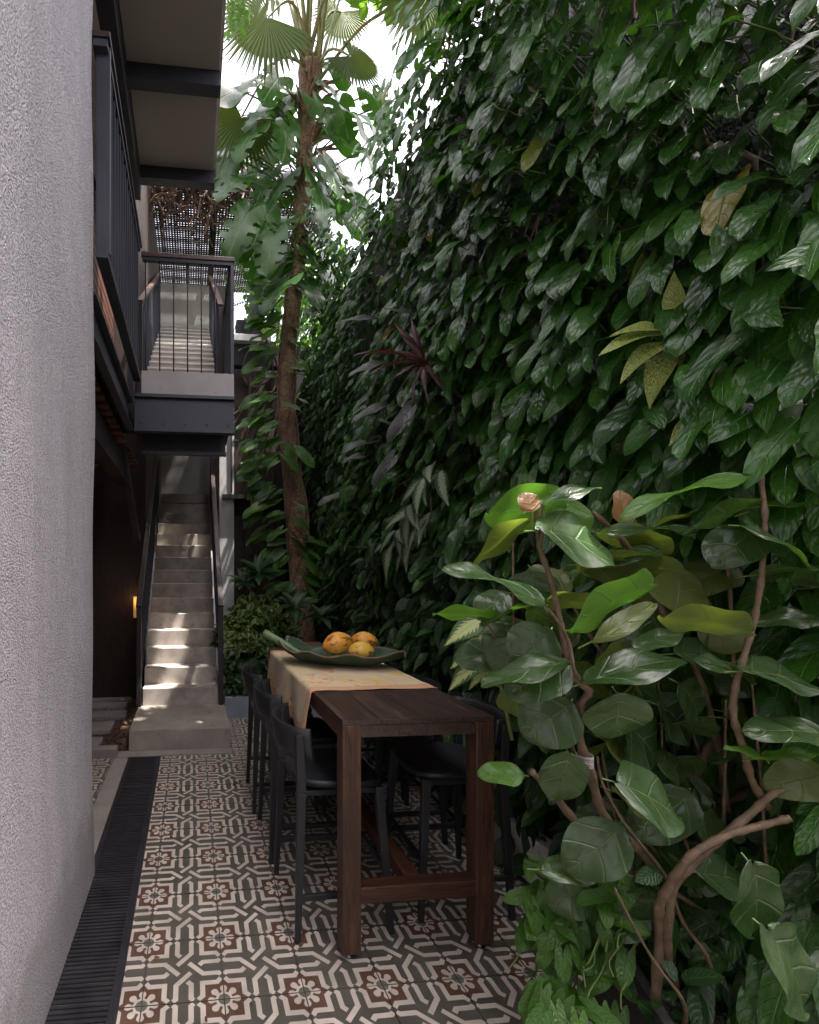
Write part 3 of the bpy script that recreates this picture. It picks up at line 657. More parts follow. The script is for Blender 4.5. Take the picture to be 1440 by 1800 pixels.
b = MB(); b.box(-0.50, 0.36, 4.30, 5.4, 2.93, 2.97); off(b, plat).build('underside', M['black'], plat)

for k in range(5):
    b = MB(); xk = -0.44 + k * 0.19; b.tube([(xk, 4.262, 2.88), (xk, 4.252, 2.88)], .009, 6); off(b, plat).build('bolt', M['steel_brown'], plat)
pr = railing_thing('short front railing with thin bars and wooden handrail on the landing above the stairs', (0, 4.28, 3.33))
b = MB(); b.box(-0.44, 0.376, 4.25, 4.31, 4.335, 4.375); off(b, pr).build('handrail', M['rail_wood'], pr, bevel=0.006)
b = MB(); b.box(-0.43, 0.366, 4.262, 4.298, 4.305, 4.333); off(b, pr).build('top_rail', M['steel'], pr)
for k in range(6):
    b = MB(); b.tube([(-0.405 + k * 0.122, 4.28, 3.335), (-0.405 + k * 0.122, 4.28, 4.306)], 0.006, 6); off(b, pr).build('baluster', M['steel'], pr, smooth=True)
b = MB(); b.box(0.34, 0.372, 4.256, 4.305, 3.335, 4.305); off(b, pr).build('end_post', M['steel'], pr, bevel=0.002)
# side railings of the platform (receding), close bars
ps = railing_thing('side railing of close vertical bars on the right edge of the landing', (0.355, 4.8, 3.33))
for k in range(9):
    b = MB(); b.box(0.335, 0.369, 4.36 + k * 0.1, 4.372 + k * 0.1, 3.335, 4.30); off(b, ps).build('baluster', M['steel'], ps)
b = MB(); b.box(0.330, 0.373, 4.312, 5.25, 4.302, 4.34); off(b, ps).build('handrail', M['rail_dark'], ps)

# ---- stairs
st = thing('lower_staircase', 'pale concrete staircase rising from the courtyard behind the big bottom block', 'staircase', (-0.12, 5.06, 0))
b = MB(); b.box(-0.553, 0.344, 4.285, 5.07, 0, 0.192); o = off(b, st).build('bottom_block', M['step_block'], st, bevel=0.012)
NR, RI, TR = 15, 0.1777, 0.204
for k in range(NR):
    y0 = 5.066 + k * TR; z0 = 0.192 + k * RI
    b = MB(); b.box(-0.512, 0.272, y0, y0 + TR + 0.06, max(0.0, z0 - 0.10), z0 + RI)
    o = off(b, st).build('step', M['step'], st, bevel=0.008)
b = MB(); b.box(-0.505, 0.265, 7.8, 9.0, 2.70, 2.852); off(b, st).build('top_landing', M['concrete'], st)
b = MB(); b.v = [(x, y, z) for x in (-0.50, 0.26) for (y, z) in ((5.3, 0.0), (8.0, 2.55), (8.0, 2.3), (5.6, 0.0))]
b.f = [(0, 1, 2, 3), (7, 6, 5, 4), (0, 4, 5, 1), (1, 5, 6, 2), (2, 6, 7, 3), (3, 7, 4, 0)]; b.mi = [0] * 6
off(b, st).build('underside', M['concrete'], st)
SL = RI / TR
def stair_rail(label, x, x_sgn, y0, z0, n, slope, post_bottom, hgt, bright=False, length=2.95, matr='rail_dark'):
    t = railing_thing(label, (x, y0, z0))
    b = MB(); zt = post_bottom + hgt
    b.box(x - 0.024, x + 0.024, y0 - 0.05, y0 - 0.006, post_bottom, zt - 0.01); off(b, t).build('end_post', M['steel_brown'], t, bevel=0.003)
    b = MB(); b.beam((x, y0 - 0.05, zt), (x, y0 + length, zt + (length + 0.05) * slope), 0.056, 0.03); off(b, t).build('handrail', M[matr], t, bevel=0.003)
    b = MB(); b.beam((x, y0 - 0.04, zt - 0.05), (x, y0 + length, zt - 0.05 + (length + 0.04) * slope), 0.02, 0.045); off(b, t).build('top_rail', M['steel'], t)
    b = MB(); b.beam((x, y0 - 0.02, zt - hgt + 0.06), (x, y0 + length, zt - hgt + 0.06 + (length + 0.02) * slope), 0.02, 0.06); off(b, t).build('stringer', M['steel_brown'], t)
    for k in range(n):
        yy = y0 + 0.09 + k * 0.115
        b = MB(); zb = zt + (yy - y0 + .05) * slope; b.box(x - 0.014, x + 0.014, yy - 0.006, yy + 0.006, zb - hgt + 0.05, zb - 0.04); off(b, t).build('baluster', M['steel'], t)
    return t
stair_rail('dark handrail and bars on the left side of the lower stairs', -0.545, -1, 5.06, 0.19, 24, SL, 0.192, 1.03)
stair_rail('dark handrail with a bright sheen on the right side of the lower stairs', 0.303, 1, 5.06, 0.19, 24, SL, 0.192, 1.03)

us = thing('upper_staircase', 'upper flight of pale steps behind the thin landing bars', 'staircase', (-0.1, 5.27, 3.5))
NU, RU, TU = 12, 0.168, 0.235
for k in range(NU):
    y0 = 5.25 + k * TU; z0 = 3.335 + 0.22 + k * RU
    b = MB(); b.box(-0.50, 0.268, y0, y0 + TU + 0.05, z0 - 0.10, z0 + RU - .022); stp = off(b, us).build('step', M['step_riser'], us)
    b = MB(); b.box(-0.502, 0.27, y0 - .016, y0 + TU + .01, z0 + RU - .022, z0 + RU); off(b, us).build('tread', M['plaster'], stp, bevel=0.006)  # paler treads colour in the light caught by the nosing edges
b = MB(); b.box(-0.50, 0.268, 5.2, 5.6, 3.30, 3.46); off(b, us).build('underside', M['concrete'], us)
b = MB(); b.box(-0.5, 0.262, 8.05, 9.0, 5.4, 5.56); off(b, us).build('landing', M['concrete'], us)
SU = RU / TU
def up_rail(label, x): return stair_rail(label, x, 1, 5.05, 3.33, 26, SU, 3.335, 1.02, length=3.0, matr='rail_wood')
up_rail('left handrail and bars of the upper flight', -0.53)
up_rail('right handrail and bars of the upper flight', 0.30)

# ---- back buildings
b = MB(); b.box(-0.75, 0.70, 9.0, 9.2, 2.0, 6.95); struct(b.build('back_wall', M['plaster']))
b = MB(); b.box(0.40, 0.612, 7.0, 7.4, 0.0, 4.0); struct(b.build('wall_pier', M['plaster']))
b = MB(); b.box(0.40, 0.612, 7.4, 9.0, 0.0, 4.9); struct(b.build('side_wall', M['plaster']))
bh = thing('back_house', 'dark timber doorway and white ledge behind the vine covered trunk', 'building', (0.9, 7.2, 0))
b = MB(); b.box(0.44, 1.65, 6.93, 7.3, 2.655, 2.715); off(b, bh).build('floor_ledge', M['black'], bh)
b = MB(); b.box(0.615, 1.9, 7.0, 7.15, 4.62, 4.93); off(b, bh).build('lintel', M['steel'], bh)
b = MB(); b.box(0.60, 1.15, 6.90, 7.3, 4.93, 5.03); off(b, bh).build('ledge_cap', M['mint_steel'], bh, bevel=0.008)
for lev in (0.0, 2.72):
    for k in range(5):
        b = MB(); b.box(0.64 + k * 0.165, 0.64 + k * 0.165 + 0.158, 7.40, 7.44, lev, lev + 1.9 + (0.1 if lev else 0.55)); off(b, bh).build('door_plank', M['timber_dark'], bh, bevel=0.004)
b = MB(); b.box(0.60, 2.2, 7.6, 7.7, 0, 5.0); off(b, bh).build('inner_wall', M['black'], bh)
b = MB(); b.box(0.56, 0.585, 6.98, 7.0, 2.75, 3.95); off(b, bh).build('downpipe', M['steel_brown'], bh)
b = MB()
for k in range(9): b.box(0.62 + k * 0.11, 0.63 + k * 0.11, 7.0, 7.012, 2.72, 3.5)
b.box(0.60, 1.6, 6.99, 7.02, 3.5, 3.53); off(b, bh).build('balustrade', M['steel_brown'], bh)
# planters on the ledge
for k, (x0, x1) in enumerate(((0.64, 0.80), (0.815, 1.0))):
    o = MB(); o.box(x0, x1, 6.95, 7.15, 5.032, 5.26); o = o.build('planter_box', M['steel'], bevel=0.004)
    tag(o, ['small dark planter box on the white ledge, nearer the stairs', 'small dark planter box on the white ledge, nearer the trunk'][k], 'planter')
b = MB(); b.tube([(0.86, 7.5, 5.03), (0.86, 7.5, 5.45)], [0.1, 0.12], 14); tag(b.build('plant_pot', M['plaster'], smooth=True), 'pale round pot behind the dark planter boxes on the ledge', 'pot')

# ---- pergola lattice with dry vines
pg = thing('lattice_pergola', 'dark woven lattice roof hung with dry vines above the upper stairs', 'pergola', (0, 7.5, 7.2))
b = MB(); z = 7.2
for k in range(62): x = -0.75 + k * 0.045; b.box(x, x + 0.030 + .004 * math.sin(k * 7.7), 6.9, 9.6, z, z + 0.006)
for k in range(54): y = 6.9 + k * 0.05; b.box(-0.75, 2.05, y, y + 0.034 + .005 * math.sin(k * 5.1), z + 0.008, z + 0.014)
o = off(b, pg).build('lattice', M['lattice'], pg); o['kind'] = 'stuff'
for x in (-0.7, 0.30, 1.25): 
    b = MB(); b.box(x, x + 0.09, 6.85, 9.6, z + 0.02, z + 0.16); off(b, pg).build('rafter', M['lattice'], pg)
for x, y in ((0.62, 8.9), (-0.72, 6.9)):
    b = MB(); b.box(x, x + 0.1, y, y + 0.1, 5.0, 7.2); off(b, pg).build('post', M['lattice'], pg)
dv = thing('dry_vine', 'tangle of brown dry vine stems spilling over the pergola edge', 'vine', (0, 6.9, 7.3))
b = MB()
for k in range(330):
    p0 = Vector((random.uniform(-0.65, 0.95), random.uniform(6.6, 7.1), random.triangular(6.75, 7.8, 7.2)))
    pts = [p0]
    d = Vector((random.uniform(-1, 1), random.uniform(-.3, .1), random.uniform(-0.6, 0.2))).normalized()
    for s in range(6):
        d = (d + jit((0, 0, -0.08), 0.35)).normalized(); pts.append(pts[-1] + d * 0.13)
    b.tube(smooth_path(pts, 2), random.uniform(0.006, 0.014), 4, cap=False)
o = off(b, dv).build('stems', M['vine'], dv); o['kind'] = 'stuff'
ms = []
for k in range(260):
    p = Vector((random.uniform(-0.7, 1.0), random.uniform(6.6, 7.2), random.triangular(7.1, 7.9, 7.6)))
    ms.append(frame(p, jit((0, -.2, -1), .5), jit((0, -1, .6), .5), random.uniform(.07, .12), 1.4))
joined_leaves('leaves', TP['small'], ms, M['garden'], dv)

# lamp in the passage
lp = thing('wall_lamp', 'small warm glowing tube lamp on the dark wall left of the stairs', 'lamp', (-0.70, 6.05, 1.15))
b = MB(); b.tube([(0, 0, -.13), (0, 0, 0.13)], 0.022, 12); b.build('lamp_tube', M['lamp'], lp, smooth=True)
b = MB(); b.box(-.03, .03, .024, .04, -.16, .16); b.build('back_plate', M['steel_brown'], lp)
ld = bpy.data.lights.new('lamp_light', 'POINT'); ld.energy = 0.12; ld.color = (1, 0.5, 0.18); ld.shadow_soft_size = 0.06
lo = bpy.data.objects.new('lamp_light', ld); col.objects.link(lo); lo.parent = lp; lo.location = (0, -0.09, 0.1)
b = MB(); b.box(-4.0, -0.578, 6.10, 6.20, 0.0, 7.0); b.box(-0.70, -0.578, 6.2, 9.0, 0, 7.0); struct(b.build('passage_wall', M['timber_dark']))

# stepping slabs + litter
k = 0
for y0, y1 in ((4.36, 4.62), (4.80, 5.12), (5.26, 5.5), (5.62, 5.86), (5.95, 6.08)):
    k += 1
    b = MB(); x1 = (-0.83, -0.80, -0.72, -0.76, -0.74)[k - 1]; b.box(-1.62, x1, y0, y1, -0.02, 0.035)
    tag(b.build('stepping_slab', M['slab'], bevel=0.006), ['nearest grey stepping slab behind the low kerb', 'second grey stepping slab from the kerb', 'middle grey stepping slab in the passage', 'fourth grey stepping slab, in the shade of the passage', 'farthest grey stepping slab by the lamp'][k - 1], 'paving slab', 'stepping slabs in the passage')
b = MB(); b.box(-1.9, -0.56, 4.27, 9.2, -0.03, -0.004); struct(b.build('gravel_bed', M['gravel']))
ms = []
for k in range(1500):
    p = Vector((random.uniform(-1.7, -0.57), 4.29 + 2 * random.random() ** 1.5, random.uniform(0, 0.012)))
    ms.append(frame(p, jit((1, 0, 0), 1), jit((0, 0, 1), .5), random.uniform(.015, .04), 1.2))
m_l = leaf_mat('litter', (0.05, 0.025, 0.015), (0.22, 0.12, 0.07), (0.1, 0.06, 0.04), (0.1, 0.05, 0.03), rough=0.8, tw=0.0)
o = joined_leaves('leaf_litter', TP['small'], ms, m_l); o['label'] = 'brown leaf litter and chippings round the stepping slabs'; o['category'] = 'leaf litter'

# ---- kerbs of planting beds
b = MB(); b.box(0.352, 1.70, 5.20, 5.30, -0.02, 0.225); tag(b.build('kerb', M['bluekerb'], bevel=0.008), 'blue grey painted kerb of the planting bed right of the stairs', 'kerb')
b = MB(); b.box(1.70, 1.78, 1.9, 5.19, -0.02, 0.24); tag(b.build('kerb', M['plaster'], bevel=0.008), 'pale low kerb at the foot of the green wall behind the stools', 'kerb')
b = MB(); b.box(0.36, 2.4, 5.301, 6.92, -0.03, 0.16); struct(b.build('planting_bed', M['soil']))
b = MB(); b.box(1.781, 2.3, 0.6, 7.0, -0.03, 0.18); struct(b.build('planting_bed', M['soil']))

# ================================================================== GREEN WALL
TOP = lambda y: 5.15 + 0.14 * y if y > 3.2 else CH + 1.194 * (0.995 * y + 0.17) + 0.45
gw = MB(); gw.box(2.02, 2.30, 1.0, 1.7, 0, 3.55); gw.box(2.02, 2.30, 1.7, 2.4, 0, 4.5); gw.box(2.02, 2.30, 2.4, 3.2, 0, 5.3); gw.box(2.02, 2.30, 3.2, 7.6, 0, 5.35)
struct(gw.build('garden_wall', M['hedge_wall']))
def surfx(y, z):
    return 1.74 - 0.10 * math.sin(y * 1.9 + z * 1.1) * math.sin(z * 1.7 + 0.6) - 0.05 * math.sin(y * 5 + z * 4) - 0.03 * max(0, z - 1.5)
def px_of(p):
    s, c = math.sin(TH), math.cos(TH)
    d = p[0] * s + p[1] * c; r = p[0] * c - p[1] * s
    return PX + FP * r / d, HY - FP * (p[2] - CH) / d, d

STEP_SPOTS = [Vector(q) for q in ((-.42, 5.16, .37), (-.25, 5.16, .37), (-.05, 5.16, .37), (-.42, 5.36, .55), (-.25, 5.36, .55), (-.05, 5.36, .55), (-.4, 5.56, .73), (-.2, 5.56, .73), (-.05, 5.56, .73), (-.4, 5.78, .9), (-.2, 5.78, .9), (-.38, 5.98, 1.08), (-.2, 5.98, 1.08), (-.12, 4.5, .19), (.08, 5.36, .55), (.06, 5.56, .73), (.0, 5.78, .9))]
def sun_clear(p, r_=.12):
    if p.z < 3.5: return True
    return all((p - q - TO_SUN * (p - q).dot(TO_SUN)).length > r_ + .03 for q in STEP_SPOTS)
def patch_noise(y, z): return math.sin(y * 2.3 + 1.1 * math.sin(z * 1.7)) * math.sin(z * 2.1 + 0.7 * y)
def wall_leaf(y, z, layer, lmin, lmax, wsc=1.0):
    x = surfx(y, z) + layer
    L_ = random.triangular(lmin * .7, lmax * 1.08, lmax * .85)
    tip = jit((-0.98, -0.36, -1.0), 0.26); nrm = jit((-0.95, -0.45, 0.55), 0.30)
    return frame((x, y, z), tip, nrm, L_, wsc * random.uniform(0.85, 1.15))
hw = thing('climbing_philodendron', 'curtain of glossy dark green heart shaped leaves covering the tall garden wall', 'climbing plant', (1.8, 3, 0))
cand = []
for k in range(6000):
    y = 0.95 + 6.4 * random.random() ** 1.25
    z = random.uniform(0.3, TOP(y) + 0.08 * random.gauss(0, 1))
    big = 0.98 if y < 2 else 1.05 if y < 3 else max(0.65, 1.05 - 0.11 * (y - 3))
    if z < 1.55 and y > 2.2 and random.random() < 0.75: continue
    lay = random.choice((-0.10, -0.04, 0.0, 0.03, 0.07, 0.12)) + random.gauss(0, 0.02)
    if patch_noise(y, z) > 0.62: 
        if random.random() < 0.45: continue
    m_ = wall_leaf(y, z, lay, 0.12 * big, 0.205 * big)
    if sun_clear(m_.translation): cand.append(m_)
def vis_size(m):
    p = px_of(m.translation)
    return m.to_scale().y / max(0.3, p[2]) if -60 < p[0] < 1500 and -80 < p[1] < 1860 else 0
def shown(m): return m.translation.x
order = sorted(range(len(cand)), key=lambda i: -(vis_size(cand[i]) * (1.6 if shown(cand[i]) < surfx(cand[i].translation.y, cand[i].translation.z) else 0.7)))
for i in order[:300]:
    kd = 'heart' if i % 3 else 'arrow'
    place_leaf('leaf', lmesh(kd, i % 4, 'philo'), cand[i], hw)
joined_leaves('foliage', TP['heart'] + TP['arrow'], [cand[i] for i in order[300:]], M['philo'], hw)
b = MB()
for i in order[:900]:
    m = cand[i]; p = m.translation; q = Vector((surfx(p.y, p.z) + 0.22, p.y + random.uniform(-.15, .2), p.z - random.uniform(-0.02, 0.2)))
    mid = (p + q) / 2 + Vector((-0.02, 0, 0.05)); b.tube([q, mid, p], [0.0035, 0.003, 0.0025], 4, cap=False)
o = off(b, hw).build('stalks', M['petiole'], hw, smooth=True); o['kind'] = 'stuff'
b = MB()
for k in range(70):
    y = random.uniform(1.2, 6.5); z = random.uniform(0.2, 4.5); pts = [Vector((surfx(y, z) + 0.16, y, z))]
    for s in range(7): pts.append(pts[-1] + Vector((random.gauss(0, .02), random.gauss(0, .06), 0.16)))
    b.tube(smooth_path(pts, 2), random.uniform(.004, .009), 5, cap=False)
o = off(b, hw).build('climbing_stems', M['vine'], hw, smooth=True); o['kind'] = 'stuff'
b = MB()
for k in range(40):
    y = random.uniform(1.4, 5.5); z = random.uniform(1.2, 4.6); pts = [Vector((surfx(y, z) + .05, y, z))]; d = Vector((-.8, -.2, random.uniform(-.3, .6)))
    for q in range(5): d = (d + jit((0, 0, -.15), .3)).normalized(); pts.append(pts[-1] + d * .05)
    b.tube(smooth_path(pts, 3), .0022, 4, cap=False)
o = off(b, hw).build('stray_tendrils', M['palm_petiole'], hw, smooth=True); o['kind'] = 'stuff'
# small leaved layer that fills the gaps
ms = []
for k in range(9000):
    y = 0.9 + 6.5 * random.random() ** 0.9; z = random.uniform(0.05, TOP(y) - 0.05)
    x = surfx(y, z) + random.uniform(0.02, 0.17)
    if not sun_clear(Vector((x, y, z)), .09): continue
    ms.append(frame((x, y, z), jit((-0.4, -.3, -1), .45), jit((-1, -.3, .4), .4), random.uniform(.06, .12), 1.1))
cf = thing('creeping_fig', 'small leaved creeper filling the gaps between the large leaves of the green wall', 'climbing plant', (1.9, 3, 0))
joined_leaves('foliage', TP['oval'], ms, M['philo_small'], cf)
# lower undergrowth of longer leaves
lowp = thing('undergrowth', 'dark mixed long leaved undergrowth along the foot of the green wall', 'ground cover plants', (1.7, 3.5, 0))
ms = []
for k in range(3600):
    y = 1.7 + 5.2 * random.random(); z = 0.12 + 1.75 * random.random() ** 1.2
    x = surfx(y, z) - 0.03 + random.uniform(-0.12, 0.13)
    big = 1.0 if y < 3 else max(0.7, 1.0 - 0.1 * (y - 3))
    ms.append(frame((x, y, z), jit((-0.7, -.25, -0.55), .42), jit((-0.6, -.2, .9), .35), big * random.uniform(.09, .19), 1.25))
joined_leaves('foliage', TP['lance'] + TP['oval'][:1], ms, M['mixed_low'], lowp)

# ---- rosette helper: plants growing out of the green wall
def rosette(name, label, cat, c, n, tpl, matkey, length, outdir=(-1, -.4, .3), spread=0.9, droop=-0.4, wsc=1.0, part='leaf'):
    t = thing(name, label, cat, c)
    for k in range(n):
        a = 2 * math.pi * k / n + random.uniform(-.3, .3)
        o_ = Vector(outdir).normalized(); u = o_.orthogonal().normalized(); v = o_.cross(u)
        rr = random.uniform(.5, 1) * spread
        d = o_ * (1 - 0.45 * rr) + (u * math.cos(a) + v * math.sin(a)) * rr + Vector((0, 0, droop * random.uniform(.3, 1)))
        place_leaf(part, lmesh(tpl, k % len(TP[tpl]), matkey), frame(Vector(c) + d.normalized() * length * 0.12, d, o_ + Vector((0, 0, 0.7)) + (u * math.cos(a) + v * math.sin(a)) * -0.2, length * random.uniform(.75, 1.1), wsc), t)
    return t
c = at(748, 640, X=1.50); cD = px_of(c)[2]
cy = thing('cordyline', 'bronze red cordyline with narrow arching leaves and one upright pale shoot on the green wall', 'plant', c)
tips = [(680, 560), (700, 590), (640, 600), (700, 690), (720, 700), (742, 700), (668, 680), (790, 600), (770, 690), (705, 555), (785, 560), (660, 640)]
for k, (tx, ty) in enumerate(tips):
    tp = at(tx, ty, D=cD - 0.05 * (k % 3)); d = tp - c
    place_leaf('leaf', lmesh('lance', k % 3, 'cordyline'), frame(c, d + Vector((0, 0, .08)), Vector((-.8, -.4, .8)), max(.16, d.length * 1.0), 0.42), cy)
place_leaf('leaf', lmesh('blade', 0, 'pothos'), frame(at(764, 610, D=cD), at(766, 530, D=cD) - at(764, 610, D=cD), (-1, -.5, 0), .30, 1.0), cy, 'upright pale green new shoot')
b = MB(); b.tube([(1.8, c.y, c.z - .25), tuple(c)], 0.012, 6); off(b, cy).build('stem', M['cordyline'], cy)

for k, (cx, cyy, tips, lab) in enumerate((
    (1195, 590, [(1095, 555), (1070, 580), (1090, 635), (1215, 500), (1175, 480), (1190, 640), (1130, 690), (1235, 540)], 'dieffenbachia with yellow green speckled leaves among the large hearts'),
    (1265, 720, [(1205, 695), (1180, 750), (1250, 660), (1290, 690)], 'smaller speckled dieffenbachia just below the larger speckled one'))):
    c = at(cx, cyy, X=1.62); cD = px_of(c)[2]; t = thing('dieffenbachia', lab, 'plant', c)
    for j, (tx, ty) in enumerate(tips):
        d = at(tx, ty, D=cD - .06) - c; place_leaf('leaf', lmesh('lance', j % 3, 'speckle'), frame(c + d * 0.25, d, (-1, -.5, .5), d.length * 0.72, 1.35), t)
    b = MB(); b.tube([(1.9, c.y, c.z - .12), tuple(c)], 0.010, 6); off(b, t).build('stem', M['petiole'], t)
for k, (cx, cyy, n, lab) in enumerate(((735, 905, 11, 'aglaonema with silver centred leaves hanging from the middle of the green wall'), (700, 950, 10, 'lower silver leaved aglaonema above the fruit tray'), (760, 840, 8, 'upper silver leaved aglaonema below the heart leaves'))):
    c = at(cx, cyy, X=1.56); t = thing('aglaonema', lab, 'plant', c)
    for j in range(n):
        d = Vector((-.35, random.uniform(-.9, .9), random.uniform(-1.2, -.1)))
        place_leaf('leaf', lmesh('lance', j % 3, 'silver'), frame(c + jit((0, 0, 0), .04), d, (-1, -.4, .5), random.uniform(.17, .26), 1.35), t)
for k, (px_, py_, tx, ty, lab) in enumerate(((650, 560, 585, 552, 0), (690, 545, 740, 545, 0), (668, 715, 612, 732, 1), (650, 775, 588, 785, 1), (672, 740, 700, 745, 1), (690, 805, 632, 870, 2), (640, 800, 598, 805, 2), (600, 870, 545, 882, 2), (665, 640, 600, 650, 0), (720, 720, 655, 790, 1))):
    if k in (0, 2, 5):
        al = thing('alocasia', ['dusky purple alocasia leaves highest on the green wall', 'dusky grey alocasia leaves halfway down the green wall', 'lowest group of dusky alocasia leaves on the green wall'][lab], 'plant', at(px_, py_, X=1.6))
    else: al = [o for o in col.objects if o.name.startswith('alocasia')][lab]
    p = at(px_, py_, X=1.50); q = at(tx, ty, D=px_of(p)[2] - .05)
    place_leaf('leaf', lmesh('heart', k % 4, 'purple'), frame(p, q - p, (-.3, -.75, .8), min(.26, (q - p).length * 0.9), .85), al)
for k, (px_, py_, tx, ty) in enumerate(((1130, 905, 1235, 893), (1240, 990, 1300, 915), (1100, 970, 1220, 958), (1340, 880, 1430, 868), (1330, 905, 1300, 1010), (1420, 900, 1350, 905))):
    if k == 0: cal = thing('calathea', 'calathea with white striped leaves behind the broad leaved shrub', 'plant', at(1180, 930, X=1.62))
    p = at(px_, py_, X=1.66); q = at(tx, ty, D=px_of(p)[2] - .05)
    place_leaf('leaf', lmesh('lance', k % 3, 'stripe'), frame(p, q - p, (-.4, -.6, .9), (q - p).length * .85, 1.3), cal)

# ================================================================== PALM with climbers
pt = thing('palm_tree', 'slender palm trunk wound with climbers rising past the green wall', 'tree', (1.38, 6.0, 0.1))
path = [at(531, 1075, Y=6.0), at(529, 1000, Y=6.0), at(522, 900, Y=6.0), at(510, 800, Y=6.0), at(503, 700, Y=6.0), at(508, 600, Y=6.0), at(518, 500, Y=6.0), at(528, 400, Y=6.0), at(534, 300, Y=6.0), at(540, 200, Y=6.0), at(546, 120, Y=6.0)]
path[0].z = 0.1
rad = [0.17, 0.15, 0.13, 0.112, 0.102, 0.105, 0.11, 0.105, 0.10, 0.115, 0.16]
sp = smooth_path(path, 6); rr = np.interp(np.linspace(0, 10, len(sp)), range(11), rad)
rr = [r * (1 + 0.05 * math.sin(i * 2.6) + random.uniform(-.03, .03)) for i, r in enumerate(rr)]
b = MB(); b.tube(sp, rr, 18); off(b, pt).build('trunk', M['bark'], pt, smooth=True)
b = MB()
for k in range(26):      # dry leaf bases
    a = random.uniform(0, 6.28); z = random.uniform(6.3, 7.9); p = Vector((1.46, 6.0, z)); d = Vector((math.cos(a), math.sin(a), random.uniform(.2, 1.2)))
    pp = p + Vector((d.x, d.y, 0)) * 0.10; b.tube([pp, pp + d * 0.13, pp + d * .22 + Vector((d.x, d.y, -.5)) * .1], [.035, .025, .008], 5)
off(b, pt).build('leaf_bases', M['bark'], pt)
top = at(548, 105, Y=6.0)
def fan_leaf(hub, direction, facing, size, nseg=34, seed=0):
    """palmate blade"""
    r = random.Random(seed); mb = MB(); y = Vector(direction).normalized(); z = Vector(facing); z = (z - y * z.dot(y)).normalized(); x = y.cross(z)
    uv = []
    span = 2.25
    for i in range(nseg):
        a0 = -span + 2 * span * i / nseg; a1 = -span + 2 * span * (i + 1) / nseg; am = (a0 + a1) / 2
        def P(a, rad_, lift): 
            dr_ = (x * math.sin(a) + y * math.cos(a)); return Vector(hub) + dr_ * rad_ * size + z * lift * size - Vector((0, 0, 1)) * 0.22 * size * (rad_ ** 2)
        rr_ = r.uniform(.88, 1.04) * (1 - 0.10 * abs(am) / span)
        pl = 0.018
        p0 = P(am, 0.02, 0)
        mid = 0.62
        mb.quad([P(a0, .02, 0), P(am, .02, 0), P(am, mid, pl), P(a0, mid, 0)]); mb.quad([P(am, .02, 0), P(a1, .02, 0), P(a1, mid, 0), P(am, mid, pl)])
        mb.quad([P(a0, mid, 0), P(am, mid, pl), P(am, rr_, -.02 - r.random() * .05)]); mb.quad([P(am, mid, pl), P(a1, mid, 0), P(am, rr_, -.02)])
    return mb
fans = [((472, 30), (432, 58), (0.2, -1, .3), .72), ((615, 98), (652, 125), (-.1, -1, .5), .55), ((742, -12), (775, 25), (-.2, -1, .3), .75), ((425, 205), (405, 250), (.2, -1, .2), .60), ((600, 20), (585, 60), (0, -1, .1), .5), ((480, -60), (440, -90), (0.2, -1, .2), .9), ((640, -90), (680, -120), (0, -1, .1), .9), ((560, -120), (560, -180), (0, -1, .1), .9)]
for k, (hub, dr_, fc, sz) in enumerate(fans):
    Yh = 6.0 + (-.5, -.3, -.6, -.3, .3, .2, 0.4, -.4)[k]; h = at(*hub, Y=Yh); d = at(*dr_, Y=Yh) - h
    fo = bpy.data.objects.new('frond', None)
    mb = fan_leaf(h, d, fc, sz, 36, k); o = off(mb, pt).build('frond', M['palm'], pt)
    pm = MB(); s0 = top + Vector((random.uniform(-.08, .08), random.uniform(-.05, .05), random.uniform(-.5, .1)))
    md = (s0 + h) / 2 + Vector((0, 0, .25 if h.z > s0.z else .45)); pm.tube(smooth_path([s0, md, h], 5), np.linspace(.026, .010, 11), 6)
    pm.v = [tuple(Vector(v) - Vector(pt.location)) for v in pm.v]; pm.build('frond_stalk', M['palm_petiole'], o, smooth=True)
for k in range(9):
    s0 = top + Vector((random.uniform(-.10, .10), random.uniform(-.08, .08), -.1)); e = s0 + Vector((random.uniform(-.35, .3), random.uniform(-.3, .3), random.uniform(1.1, 1.7)))
    pm = MB(); pm.tube([s0, (s0 + e) / 2 + Vector((0, 0, .05)), e], [.035, .025, .014], 6); off(pm, pt).build('spear', M['palm_petiole'], pt, smooth=True)

mo = thing('monstera', 'climbing monstera with large split leaves round the upper palm trunk', 'climbing plant', (1.35, 5.8, 4))
mons = [(445, 165), (475, 200), (430, 240), (500, 250), (455, 300), (415, 290), (470, 330), (560, 160), (585, 140), (600, 205), (650, 190), (620, 225), (570, 300), (595, 320), (640, 290), (510, 410), (470, 400), (440, 380), (560, 400), (590, 360), (430, 430), (480, 440), (545, 430), (610, 395), (660, 215), (500, 345), (535, 355), (420, 335), (505, 520), (540, 520), (470, 530), (545, 465), (500, 470), (560, 540), (495, 380), (450, 420), (515, 330), (550, 200), (510, 230), (460, 215), (455, 250), (575, 250), (520, 190), (490, 160), (425, 185), (610, 345), (560, 345), (640, 240), (450, 470), (430, 400), (400, 300), (410, 250), (590, 455), (575, 490), (540, 300), (480, 280), (620, 380)]
for k, (x, y) in enumerate(mons):
    Yd = 5.75 + random.uniform(-.25, .35); p = at(x + random.uniform(-8, 8), y - 25, Y=Yd); side = -1 if x < 530 else 1
    sz = random.uniform(.40, .60)
    d = Vector((side * random.uniform(.1, .9), -.35, -random.uniform(.5, 1.2)))
    o = place_leaf('leaf', lmesh('monstera', k % 3, 'monstera'), frame(p, d, jit((side * .1, -1, .75), .3), sz, 1.05), mo)
b = MB()
